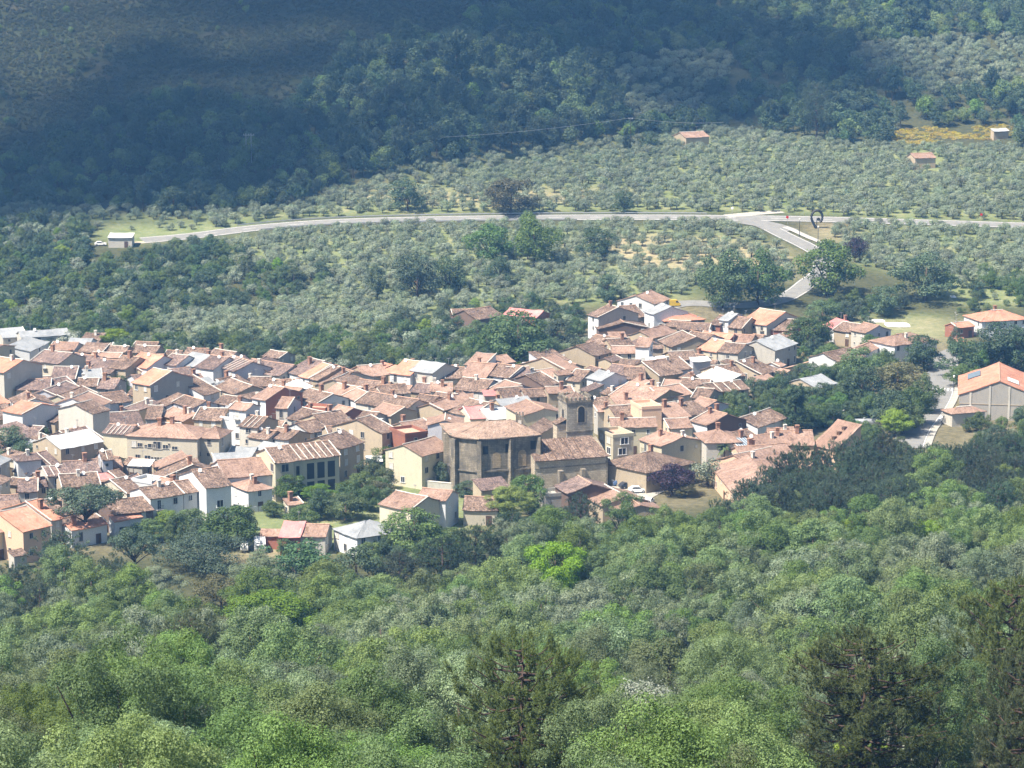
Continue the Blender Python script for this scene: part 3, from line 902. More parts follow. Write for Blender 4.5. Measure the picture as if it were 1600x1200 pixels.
H('g', 22, 671, 60, 675, 8, 3.5, 't', 'd', 'low roof by the dense dark tree', win=.2)
H('s', 2, 652, 18, 650, 5, 3.5, 'lv', 'w', 'small lean-to with bluish roof at the left border', noun='shed', ch=0, win=0, verge='')
H('f', 51, 690, 95, 701, 13, 7.5, 't', 'w', 'wide barn-like block in the left village', d=12, ch=1, win=.5, verge='')
H('g', 138, 691, 161, 686, 19, 6, 't', 'd', 'tucked behind the wide white sheet roof')
H('g', 161, 676, 200, 679, 13, 9, 'y', 'd', 'lined with mortar rows beside the beige block', lines=5, ch=0)
H('g', 165, 668, 224, 664, 22, 4, 'g', 'd', 'very large dark roof above the beige block', win=.1, ch=1)
# the long beige block
t_, w_, d_ = H('h', 198, 680, 308, 685, 21, 9, 'c', 'p', '', label='long beige three-storey block with pink hipped roof and small windows', ch=2, sl=.36, door=False, win=1, winrow=[(.10, .78, 1.2, 1.4), (.185, .76, 1.2, .9), (.27, .74, .7, .5), (.35, .75, 1.9, .9), (.43, .77, 2.0, 1.7), (.55, .74, 1.4, .9), (.60, .8, .5, .6), (.68, .72, 1.4, .7), (.15, .42, 1.2, 1.4), (.29, .40, 1.5, 1.5), (.355, .42, .5, .6), (.40, .42, .5, .6), (.44, .42, .5, .6), (.485, .42, .5, .6), (.57, .38, 1.3, 1.5), (.70, .40, 1.4, 1.3)])
H('h', 311, 683, 342, 684.5, 17, 8.8, 'c', 'p', 'short right wing of the long beige block', win=.6, door=False, ch=0, sl=.36)
H('h', 28, 720, 64, 717, 10, 7, 'w', 'd', 'with stair and red porch near the left border', win=.7, sl=.4)
H('s', 22, 736, 42, 739, 4, 4, 'w', 'd', 'porch block of the white stair house', noun='house', ch=0)
H('g', -14, 733, 15, 717, 10, 7, 'cw', 's', 'cut by the left border below the dense tree')
H('g', 64, 729, 93, 724, 19, 5, 't', 'd', 'with reddish tiles right of the white stair house', lines=1)
H('g', 75, 744, 104, 741, 14, 7, 'cw', 'd', 'narrow front below the reddish tiles', lines=2)
H('g', 106, 741, 157, 737, 19, 5, 'g', 'd', 'long ridge below the wide white sheet roof')
H('g', 160, 718, 176, 717, 13, 7, 'lv', 'm', 'small tower with a row of three windows', lines=1, win=1, ch=0)
H('g', 177, 730, 191, 729, 10, 4, 'b', 'p', 'tiny one beside the small tower', ch=0)
H('g', 98, 761, 156, 757, 19, 7, 't', 'm', 'with light verges behind the umbrella pine', verge='lr')
H('g', 29, 768, 58, 767, 19, 6, 'cw', 'd', 'with brown door near the left border')
H('g', 59, 760, 73, 759, 14, 5.5, 'cw', 'd', 'slim annex right of the brown-door house')
H('g', -12, 788, 28, 786, 13, 4, 'g', 'd', 'low reddish roof at the left border', win=.4)
H('g', 36, 830, 79, 820, 29, 7, 'pe', 'o', 'large peach one at the lower left', door=False, ww=(.9, 1.1), win=.9)
H('g', 80, 813, 97, 809, 29, 6, 'cw', 'o', 'party-wall neighbour of the large peach one', win=.9)
H('g', -16, 834, 20, 826, 12, 6, 'c', 'p', 'at the lower left border', bal=True)
H('g', 85, 800, 100, 797, 18, 5, 't', 'm', 'half hidden behind the umbrella pine', ch=0)
H('s', 22, 869, 42, 865, 8, 3, 'cw', 'm', 'low lean-to below the large peach one', noun='shed', ch=0, win=0)
H('s', 179, 814, 221, 807, 9, 4, 'w', 'o', 'open porch with orange tiles right of the umbrella pine', noun='shed', ch=0, front_open=[(.3, 0, .25, .6), (.75, 0, .25, .6)], win=0)
H('g', 178, 803, 239, 796, 20, 5, 'db', 'm', 'behind the orange porch', win=.2)
H('g', 112, 828, 167, 818, 8, 4, 'w', 'o', 'low white one behind the umbrella pine trunk', win=.6)
H('s', 166, 787, 196, 781, 5, 4, 'cw', 'w', 'flat pale sheet behind the umbrella pine', noun='shed', ch=0, sl=.12, win=0, verge='')
H('g', 235, 779, 286, 771, 17, 7, 'w', 'm', 'long white front with chimney, left of the balcony part', ch=1, verge='r', win=.7)
H('g', 287, 770, 308, 767, 17, 7, 'w', 'm', 'balcony part of the long white front', bal=True, ch=0)
H('g', 322, 762, 361, 757, 27, 8.5, 'w', 'm', 'tall white gable behind the palm', ww=(1.6, 1.5), door=False, ch=0)
H('g', 241, 739, 251, 748, 17, 5, 't', 'm', 'long slope left of the tall white gable', ch=1, d=15)
H('s', 237, 724, 247, 733, 8, 5, 't', 'p', 'shed roof with dark edge below the beige block', ch=0, d=7)
H('g', 192, 724, 222, 728, 9, 4, 'g', 'm', 'at the left foot of the beige block', ch=0)
H('t', 206, 752, 237, 757, 0, 5, 'w', 's', '', label='white roof terrace under a bright awning below the beige block', d=5, win=.5)
H('s', 158, 749, 182, 746, 8, 5, 't', 'r', 'pinkish-red sheet roof above the umbrella pine', noun='shed', ch=0, win=.2, verge='')
H('g', 184, 748, 199, 745, 11, 5, 't', 'm', 'next to the pinkish-red sheet roof', ch=0)
H('g', 198, 771, 223, 766, 21, 5.5, 'c', 'm', 'with light verge above the orange porch', verge='l', ch=0)
H('s', 152, 760, 173, 757, 6, 5, 't', 'p', 'pinkish sliver between two brown roofs', ch=0, win=.2)
# ------------------------------ second block, x 195-400
H('g', 194, 570, 229, 575, 19, 6, 'w', 'o', 'brightest orange roof of the left back row', win=.3, ch=0)
H('g', 229, 574, 251, 574, 20, 5, 't', 'd', 'right of the brightest orange back-row roof')
H('g', 251, 568, 275, 571, 15, 6, 'w', 'd', 'with tall window in the back row', win=1)
H('g', 274, 568, 304, 573, 18, 5.5, 'c', 's', 'bluish sheets in the back row', win=.7, ch=0, verge='')
H('g', 305, 573, 333, 577, 18, 6, 'w', 'd', 'right of the bluish back-row sheets', win=.9)
H('g', 331, 568, 366, 580, 14, 6, 'lv', 'd', 'striped with mortar rows in the back row', lines=7, win=.8)
H('g', 236, 588, 262, 582, 12, 4, 't', 'o', 'behind the orange corner block', ch=0)
H('g', 264, 590, 306, 585, 11, 4, 't', 'd', 'low dark roof right of the orange corner block', ch=0, win=.2)
H('g', 207, 597, 235, 602, 12, 9, 't', 'o', 'tall corner block with orange edge', side='g', d=15, win=.9, ww=(1.1, 1.4), verge='r')  # right flank coloured grey to carry its shade
H('g', 318, 617, 343, 611, 25, 5, 'w', 'm', 'big slope right of the tall corner block', verge='r', win=.5)
H('g', 335, 604, 367, 616, 13, 5, 't', 'm', 'with light eaves above the penthouse', ch=0)
H('g', 345, 604, 358, 601, 6, 5, 'lv', 's', 'pale sheet strip behind the light eaves', ch=0, noun='shed', verge='')
H('s', 251, 624, 300, 617, 5, 4.5, 'b', 'p', 'with maroon wall below the tall corner block', ch=0, win=0)
H('g', 271, 628, 303, 637, 10, 6, 'lv', 'm', 'with white verge below the maroon wall', verge='l', win=.6)
H('g', 251, 648, 287, 658, 11, 5, 'oc', 'p', 'ochre one behind the beige block', ch=2, win=.3)
H('g', 228, 654, 250, 654, 20, 5, 'cw', 'm', 'left of the ochre one', win=.9)
H('g', 303, 655, 345, 657, 18, 8, 't', 'm', 'with blue window right of the ochre one', win=.9)
H('g', 358, 638, 384, 641, 10, 11, 'w', 'p', 'white penthouse above a roof terrace', ch=1, win=.7)
H('t', 344, 655, 368, 657, 0, 8, 'w', 's', '', label='bright white roof terrace before the penthouse', d=6, win=.6)
H('g', 335, 629, 361, 633, 12, 6, 'lv', 'm', 'behind the penthouse', ch=0, win=.6)
H('g', 308, 604, 338, 598, 9, 5, 'lv', 's', 'grey sheet roof beside the big slope', ch=0, noun='shed', win=.3, verge='')
# ------------------------------ third block, x 370-560
H('g', 372, 577, 437, 587, 16, 4.5, 'cw', 'd', 'longest dark roof of the back row', ch=0, win=.9, ww=(.8, .7))
H('g', 437, 587, 459, 574, 17, 4, 't', 'd', 'gable ending the longest dark roof')
H('g', 446, 580, 469, 586, 21, 5, 'w', 'd', 'left of the orange strip roof', win=.8)
H('g', 468, 587, 483, 591, 20, 5, 'w', 'o', 'narrow bright orange strip roof', ch=0)
H('g', 484, 591, 498, 594, 20, 5, 't', 'm', 'right of the orange strip roof', ch=0)
H('g', 497, 587, 521, 596, 15, 5, 'cw', 'm', 'with twin chimneys right of the orange strip', ch=2)
H('g', 548, 605, 572, 594, 12, 5, 't', 'm', 'end gable near the woods', ch=0)
H('s', 460, 613, 487, 603, 10, 5, 'y', 'w', 'cream-white canopy roof in the centre left', noun='shed', ch=0, verge='', win=0)
H('g', 391, 603, 421, 603, 14, 5, 't', 'm', 'behind the roof-garden shrub', ch=0)
H('g', 424, 605, 457, 604, 11, 5, 't', 'm', 'left of the cream-white canopy', ch=0)
H('g', 418, 614, 458, 619, 12, 5, 'cw', 'p', 'below the cream-white canopy', ch=1)
H('g', 394, 621, 415, 625, 13, 7, 'w', 'p', 'with red brick flank', side='b', win=1, ch=0, d=13)
H('g', 460, 621, 496, 630, 14, 5, 'w', 'm', 'with two chimneys right of the brick flank', ch=2)
H('g', 508, 612, 546, 619, 13, 5, 'cw', 'p', 'long pale roof right of the canopy', ch=1)
H('g', 431, 637, 449, 638, 13, 6.5, 'cw', 'p', 'narrow one with lilac flank', side='lv', d=10, ch=0)
H('g', 449, 653, 488, 661, 16, 5, 'cw', 'm', 'below the narrow one with lilac flank', ch=1)
H('g', 374, 665, 402, 668, 16, 8, 'cw', 'm', 'with mortar lines and tan flank', side='t', lines=3, win=.6, ww=(1.5, 1.0))
H('g', 485, 676, 515, 669, 14, 5, 'w', 'm', 'with white left gable in the middle', ch=0)
H('g', 514, 668, 556, 661, 20, 5, 't', 'm', 'with antenna chimney in the middle', ch=1)
H('g', 510, 645, 533, 650, 12, 5, 'b', 'p', 'with red terrace wall', ch=0)
H('t', 476, 640, 508, 642, 0, 5, 'b', 'm', '', label='red-walled roof terrace in the village centre', d=5, win=0)
H('g', 388, 682, 418, 686, 12, 6, 'cw', 'm', 'left half of a pair with shaded loggias', ch=1)
H('g', 417, 682, 451, 687, 14, 6, 'w', 'm', 'right half of a pair with shaded loggias', side='t', ch=1)
H('g', 430, 723, 459, 720, 22, 9, 'y', 'm', 'left part of the long gallery house', verge='l', ww=(1.8, 1.7), door=False)
H('g', 459.5, 719, 530, 711, 22, 8.7, 'y', 'm', 'dark-galleried right part of the gallery house', lines=6, verge='r', win=0, front_open=[(.08, .55, .07, .28), (.36, .45, .16, .42), (.59, .45, .16, .42), (.82, .45, .16, .42), (.12, .02, .1, .36), (.36, .02, .16, .36), (.59, .02, .16, .36), (.82, .02, .16, .36)])
H('g', 531, 701, 568, 690, 18, 8, 't', 'm', 'stone one with white window surrounds', win=1, ww=(1.1, 1.5), ch=0)
H('g', 597, 677, 618, 671, 22, 8.5, 't', 'm', 'tall one beside the brick terrace block', win=1, ww=(1.1, 1.4), ch=0)
H('g', 515, 681, 563, 678, 14, 6, 't', 'm', 'behind the gallery house', ch=0, win=.3)
H('g', 579, 643, 611, 650, 13, 5, 't', 'p', 'pale roof with tan gable', verge='r')
H('g', 557, 653, 580, 656, 11, 5, 'cw', 'm', 'small one left of the pale roof with tan gable', ch=0)
H('g', 556, 628, 632, 641, 16, 5, 'cw', 'm', 'wide roof in the village centre', ch=1)
H('g', 536, 618, 561, 627, 11, 5, 'w', 'p', 'left of the wide centre roof', ch=1)
H('g', 548, 608, 595, 613, 15, 5, 't', 'm', 'above the wide centre roof', ch=1)
H('g', 598, 616, 640, 613, 13, 5, 'cw', 'm', 'right above the wide centre roof', ch=0)
H('g', 609, 582, 641, 586, 20, 6, 'w', 'o', 'bright orange one of the centre back row', ch=0, win=.9)
H('g', 641, 578, 676, 583, 15, 7, 'cw', 's', 'sheet roof right of the bright orange centre one', ch=0, verge='', win=.2)
H('g', 570, 588, 607, 585, 16, 4.5, 't', 'p', 'pale roof left of the bright orange centre one', ch=0)
H('g', 676, 592, 697, 591, 20, 5, 't', 'm', 'right of the sheet roof in the back row', ch=0)
H('g', 697, 591, 722, 590, 19, 5, 't', 'm', 'left of the big pink back-row roof', ch=0)
H('g', 719, 588, 758, 591, 22, 5, 'cw', 'p', 'big pink roof of the back row', ch=1)
H('g', 758, 585, 796, 590, 17, 5.5, 'w', 'm', 'right of the big pink back-row roof', win=1, ch=0)
H('g', 797, 593, 831, 592, 19, 5, 't', 'd', 'behind the brown brick gable', ch=0)
H('g', 850, 603, 872, 598, 17, 5, 'db', 'm', 'brown brick gable of the back row', ch=0, win=0)
H('s', 826, 574, 848, 571, 7, 4, 'cw', 'w', 'pale canopy at the woods edge', noun='shed', ch=0, verge='', win=0)
H('g', 887, 580, 905, 575, 21, 4.5, 't', 'p', 'long pink slope near the woods', ch=0)
H('g', 886, 594, 906, 596, 17, 5, 'c', 'm', 'behind the church tower, left', ch=0)
H('s', 872, 586, 894, 583, 5, 6.5, 'c', 'p', 'with dark balcony behind the tower', ch=0)
H('g', 917, 590, 940, 595, 12, 6, 'w', 's', 'grey sheets behind the tower', ch=0, verge='')
H('g', 709, 608, 756, 612, 18, 4.5, 'w', 'm', 'below the big pink back-row roof', ch=1, win=.9)
H('g', 760, 610, 784, 617, 16, 4.5, 'lv', 'p', 'pale roof with grey gable in the centre', ch=0)
H('s', 757, 618, 783, 617, 8, 4.5, 'cw', 'r', 'small pinkish sheet in the centre', noun='shed', ch=0, verge='', win=0)
H('g', 673, 611, 706, 611, 13, 6, 'c', 'p', 'with loggia and tall chimney left of centre', ch=2)
H('g', 640, 630, 668, 634, 14, 5, 't', 'm', 'below the loggia house', ch=0)
H('g', 672, 625, 704, 628, 12, 5, 'cw', 'm', 'with light mortar below the loggia house', ch=0)
H('g', 692, 641, 743, 623, 10, 5, 't', 'p', 'long diagonal pink ridge', ch=1)
H('g', 703, 643, 735, 650, 20, 5, 'w', 'm', 'greyish tiles with lilac verge', ch=0, verge='r')
H('g', 735, 654, 764, 652, 18, 5, 'c', 'r', 'muted red sheet above the apse', ch=0, verge='l')
H('g', 764, 655, 808, 651, 16, 5, 'cw', 'gm', 'wide pale metal above the apse', ch=1, verge='', win=0)
H('g', 788, 638, 836, 633, 14, 5, 't', 's', 'grey-green sheet left of the tower', ch=0, verge='')
H('g', 788, 622, 826, 619, 15, 4.5, 't', 'm', 'left of the grey-green sheet', ch=0)
H('g', 822, 620, 858, 618, 11, 5, 'g', 'm', 'dark walled, above the tower\'s left', ch=0)
H('g', 857, 614, 896, 612, 9, 6, 't', 'p', 'just behind the tower battlements', ch=1)
H('f', 818, 649, 882, 644, 8, 8, 'y', 'p', 'broad gable between apse and tower', d=12, win=.3)
H('s', 842, 678, 869, 661, 8, 6, 't', 'm', 'lean-to between apse and tower', ch=0, win=0)
# ------------------------------ right upper quarter
H('g', 1022, 474, 1046, 466, 13, 4.5, 'w', 'p', 'topmost one at the end of the side road', ch=0)
H('g', 919, 491, 935, 495.5, 14, 8, 'w', 'm', 'with long grey flank at the upper edge', side='g', d=14, win=.9)
H('f', 936, 514, 1013, 512, 9, 5, 'db', 'm', 'dark brick gable at the upper edge', d=11, ch=0, win=.1, noun='barn')
H('g', 985, 496, 1009, 494, 17, 6, 't', 'm', 'behind the dark brick gable', ch=0)
H('g', 1007, 486, 1022, 491, 12, 8, 'w', 's', 'grey-roofed, left of the orange hip', ch=0, verge='', win=1)
H('h', 1020, 494, 1040, 502, 13, 6, 'g', 'o', 'orange hip near the topmost one', ch=0)
H('g', 1040, 509, 1073, 511, 9, 5, 't', 'm', 'below the orange hip', ch=0)
H('g', 1058, 514, 1107, 516, 10, 5, 't', 'm', 'long low one right of the orange hip', ch=0)
H('g', 1109, 506, 1125, 508, 13, 5.5, 'b', 'm', 'narrow brick one in the upper row', ch=0)
H('g', 1124, 499, 1138, 501, 11, 7, 'w', 's', 'slim grey-roofed one in the upper row', ch=0, verge='')
H('g', 1138, 511, 1159, 513, 16, 5.5, 't', 'm', 'left of the orange upper-row roof', ch=0)
H('g', 1159, 502, 1198, 508, 20, 6, 'cw', 'o', 'upper-row roof with awning', bal=True, ch=0)
H('g', 1197, 514, 1236, 517, 17, 4.5, 'b', 'm', 'patched white, right end of upper row', ch=0, win=.3)
H('g', 1020, 528, 1056, 518, 10, 5, 't', 'p', 'diagonal pink strip', ch=0)
H('g', 1030, 532, 1050, 542, 15, 5.5, 't', 'm', 'left of the white one with balcony row', verge='l', ch=0)
H('g', 1059, 535, 1092, 540, 17, 5.5, 'w', 'm', 'central white one of the right quarter', verge='l', ch=0)
H('g', 1094, 526, 1140, 530, 8, 6, 'b', 'o', 'orange edge with white verge', verge='l', ch=0)
H('g', 1090, 545, 1120, 550, 16, 5.5, 'c', 'o', 'smooth orange one of the right quarter', ch=0)
H('g', 1122, 549, 1153, 552, 14, 6, 'cw', 'm', 'with two balconies in the right quarter', bal=True, win=1, ch=0)
H('g', 1142, 533, 1172, 535, 11, 5, 't', 'p', 'behind the one with two balconies', ch=0)
H('g', 1211, 547, 1245, 536, 14, 6, 'cw', 's', 'large grey-roofed one with brown base', ch=0, verge='')
H('g', 916, 534, 951, 539, 11, 5, 't', 'm', 'leftmost of the right quarter', ch=0)
H('g', 957, 543, 991, 541, 13, 5, 't', 'm', 'left behind the white tower block', ch=1)
H('g', 930, 556, 956, 549, 15, 5, 't', 'm', 'diagonal one left of the white tower block', ch=0)
H('g', 957, 552, 994, 552, 11, 5, 'c', 'p', 'pale one left of the white tower block', ch=0)
H('s', 993, 541, 1014, 542, 5, 8.5, 'w', 'p', 'white tower block', d=5, ch=0, win=.4)
H('s', 1014, 545, 1036, 545, 6, 6, 't', 'm', 'behind the white tower block\'s right', ch=0, win=0)
H('s', 1022, 567, 1046, 565, 9, 4.5, 'lv', 'w', 'small pale sheet right of the white tower block', noun='shed', ch=0, verge='', win=0)
H('g', 1052, 563, 1091, 561, 13, 5, 't', 'm', 'between two pale sheets', ch=0)
H('s', 1083, 565, 1110, 563, 6, 5, 'lv', 'w', 'greenish pale sheet over blue shade', noun='shed', ch=0, verge='', win=0)
H('g', 1030, 587, 1066, 582, 21, 4.5, 't', 'm', 'big brown slope of the right quarter', ch=0)
H('g', 978, 592, 1008, 592, 18, 4.5, 't', 'm', 'left of the big brown slope', ch=0)
H('g', 944, 582, 985, 587, 13, 4.5, 't', 'd', 'dark low one behind the tower\'s right', ch=0)
H('s', 1090, 587, 1128, 600, 14, 4.5, 't', 'w', 'brightest white sheet of the village', noun='shed', ch=0, verge='', win=0)
H('g', 1128, 590, 1164, 587, 18, 4.5, 't', 'm', 'right of the brightest white sheet', ch=1)
H('g', 1189, 585, 1213, 578, 20, 4.5, 't', 'm', 'with tan gable at the garden edge', ch=1)
H('s', 1211, 581, 1226, 584, 4, 4.5, 'w', 'p', 'little white one at the garden edge', ch=0, win=.3)
H('s', 1178, 596, 1209, 590, 4, 4, 't', 'p', 'low wing below the tan gable', ch=0, win=0)
H('g', 1062, 605, 1106, 607, 14, 4.5, 't', 'm', 'row house above the gardens, left', ch=1)
H('g', 1113, 613, 1170, 607, 13, 4.5, 't', 'm', 'row house above the gardens, right', ch=0, lines=3)
H('g', 953, 618, 1015, 630, 21, 4.5, 't', 'p', 'largest pink slope right of the tower', ch=2)
H('g', 1036, 622, 1081, 615, 15, 5, 'cw', 'p', 'right of the largest pink slope', ch=0, verge='lr')
H('g', 1081, 621, 1106, 623, 15, 4.5, 't', 'm', 'left of the garden trees', ch=0)
H('g', 928, 632, 955, 630, 9, 5, 't', 'm', 'small one at the tower\'s right', ch=0)
H('s', 934, 643, 979, 640, 9, 6, 'cw', 'p', 'with white awning right of the tower', ch=1, win=.6)
H('g', 965, 653, 1004, 650, 18, 6, 't', 'm', 'greyish-pink one behind the cream square house', ch=0)
H('t', 1003, 640, 1034, 638, 0, 9, 'pe', 'p', '', label='smooth peach block with flat roof right of the tower', d=8, win=.1)
H('g', 1041, 655, 1079, 650, 22, 6, 'c', 'p', 'upper one of two stacked pink roofs', ch=1)
H('g', 1046, 669, 1082, 667, 14, 5, 'c', 'p', 'lower one of two stacked pink roofs', ch=0, verge='l')
H('g', 956, 667, 1026, 666, 13, 7, 'y', 'p', 'with dark loggia above the square', ch=1, win=.9)
H('t', 958, 684, 990, 681, 0, 10, 'y', 'm', '', label='tall pale yellow house at the square with dark garage', d=8, win=1, ww=(2.0, 1.5), front_open=[(.5, 0, .6, .22)])
H('f', 1034, 697, 1099, 688, 10, 6.5, 'y', 'p', 'broad cream gable right of the square', d=9, ch=2, win=.4)
H('g', 1081, 657, 1105, 664, 13, 6, 'w', 'p', 'with gable darkened for shade below the garden trees', side='db', ch=2, d=12)  # right gable coloured dark brown to carry its shade
H('h', 1104, 692, 1158, 690, 20, 7, 'cw', 'p', 'hipped one beside the bushy palm', ch=1)
H('h', 1010, 738, 1086, 722, 24, 5, 't', 'm', 'hipped stone one beside the purple plum', ch=1, win=.3)
H('g', 1184, 667, 1229, 652, 14, 4, 'w', 'm', 'long brown roof beside the dark conifer', ch=0, side='db', win=.4)
H('g', 1148, 684, 1178, 678, 7, 3.5, 't', 'm', 'low one behind the pink-roofed complex', ch=0, win=0)
# ------------------------------ right edge
H('g', 1285, 508, 1303, 513, 11, 4.5, 'w', 'r', 'left of a garden trio', ch=1)
H('g', 1303, 515, 1331, 519, 12, 4.5, 't', 'm', 'middle of a garden trio', ch=0)
H('g', 1330, 515, 1353, 520, 11, 5.5, 'cw', 'p', 'right of a garden trio', side='lv', ch=0)
H('g', 1309, 565, 1351, 556, 13, 4, 'w', 'm', 'small one with white gable among the gardens', ch=0, win=.4)
H('g', 1350, 552, 1376, 541, 7, 3.5, 'w', 'p', 'annex of the small white gable', ch=0, win=.2)
H('h', 1398, 540, 1464, 531, 14, 5, 'w', 'p', 'hipped hall left of the village road', ch=1)
H('h', 1534, 502, 1608, 498, 15, 5, 'w', 'o', 'hipped one at the upper right border', ch=1)
H('g', 1496, 512, 1522, 509, 7, 3.5, 'b', 'o', 'low one left of the hipped border house', ch=0)
H('s', 1496, 534, 1510, 533, 5, 3.5, 'b', 'o', 'tiny one at the road bend', noun='shed', ch=0, win=0)
H('g', 1275, 606, 1307, 598, 14, 3.5, 't', 's', 'grey slate shed in the gardens', noun='shed', ch=0, verge='', win=.2)
H('h', 1488, 646, 1539, 642, 8, 3.5, 'cw', 'p', 'low one below the big barn', ch=0, win=.3)
H('f', 1499, 616, 1625, 620, 23, 6.5, 'g', 'o', '', label='big grey gabled barn with salmon roof at the right border', d=26, ch=0, win=0, noun='barn', sl=.3)
# ------------------------------ behind the village
H('g', 708, 492, 742, 491, 8, 4.5, 'db', 'm', 'left of a trio in the thicket', ch=0, win=0, noun='barn')
H('g', 745, 499, 786, 493, 14, 4.5, 'db', 'm', 'middle of a trio in the thicket', ch=0, win=0, noun='barn')
H('g', 787, 491, 838, 496, 10, 4.5, 'b', 'r', 'right of a trio in the thicket', ch=0, win=0, noun='barn', verge='')
H('s', 169, 371, 206, 371, 10, 3.6, 'cw', 'w', '', label='pale block hut with bright flat roof beside the dirt track', noun='hut', ch=0, d=6, sl=.12, win=.3, side='cw', verge='')
H('g', 1072, 215, 1108, 213, 8, 4.6, 't', 'p', 'lone one in the far olive grove', noun='hut', ch=0, win=0)
H('g', 1430, 247, 1462, 246, 7, 4.4, 't', 'p', 'lone one in the far right grove', noun='hut', ch=0, win=0)
H('s', 1553, 205, 1576, 204, 4, 3.6, 't', 'gm', 'lone one beside the yellow flowers', noun='hut', ch=0, win=0, verge='')
# ------------------------------ front row
H('g', 593, 787, 641, 797, 20, 6, 'c', 'p', 'with roof courtyard in the front row', ch=0, verge='r', win=.5)
H('g', 651, 778, 696, 782, 15, 6.5, 'w', 'p', 'bright white one in the front row', ch=0, win=.9, ww=(.9, 1.3), door=False)
H('g', 724, 796, 777, 797, 20, 3.5, 'c', 'm', 'low one right of the bright white front-row house', ch=0, win=.2)
H('h', 558, 840, 626, 829, 21, 4.5, 'w', 's', 'long hipped one in the lower gardens', ch=0, win=.8, ww=(1.1, 1.5), verge='', sl=.4)
H('g', 437, 838, 468, 839, 24, 4, 'b', 'r', 'pinkish-red roof beside the caravans', noun='barn', ch=0, win=0, verge='', front_open=[(.6, 0, .55, .75)])
H('g', 469, 837, 508, 838, 18, 4, 'cw', 'p', 'right part of the pinkish-red barn', noun='barn', ch=0, win=.2)
H('s', 406, 836, 436, 837, 9, 3, 'b', 'p', 'left lean-to of the pinkish-red barn', noun='shed', ch=0, win=0)
H('h', 388, 767, 425, 762, 16, 5, 'w', 'p', 'villa with dark chimney and arched door', ch=2, win=.9)
H('g', 352, 746, 430, 740, 26, 6, 'w', 'p', 'long white one behind the villa', ch=0, win=.7, ww=(.8, .9), verge='r')
H('s', 451, 789, 472, 786, 9, 3, 'c', 'p', 'little one in the walled garden', noun='hut', ch=1, win=.5)
H('g', 659, 712, 707, 699, 17, 8, 'y', 'p', 'tall one left of the apse', ch=0, win=.8, ww=(1.2, 1.3), door=False)
H('t', 633, 682, 668, 678, 0, 8.5, 'b', 'm', '', label='red brick block with dark parapet terrace left of the apse', d=8, win=.3)
H('f', 668, 664, 722, 664, 7, 8.5, 'lv', 'p', 'with long plain gable behind the brick block', d=8, ch=0, win=.15)
H('s', 752, 766, 796, 761, 16, 4.5, 't', 'd', 'lean-to at the foot of the apse', noun='shed', ch=0, win=.2)
H('f', 888, 771, 960, 765, 12, 6, 'db', 'd', 'dark gable before the church', d=8, ch=0, win=0, noun='barn', verge='')
H('t', 852, 777, 887, 774, 0, 4.5, 'g', 's', '', label='low roof terrace with railing before the church', d=5, win=0)
H('f', 942, 790, 1013, 783, 12, 4.5, 't', 'p', 'broad low gable below the square', d=11, ch=0, win=.2)
H('f', 966, 800, 1034, 795, 8, 4, 't', 'p', 'lower wing below the broad low gable', d=6, ch=0, win=0)
H('s', 1163, 812, 1204, 792, 30, 4, 't', 'm', 'hidden', ch=0, win=0) if False else None
print('HOUSES', NH[0])

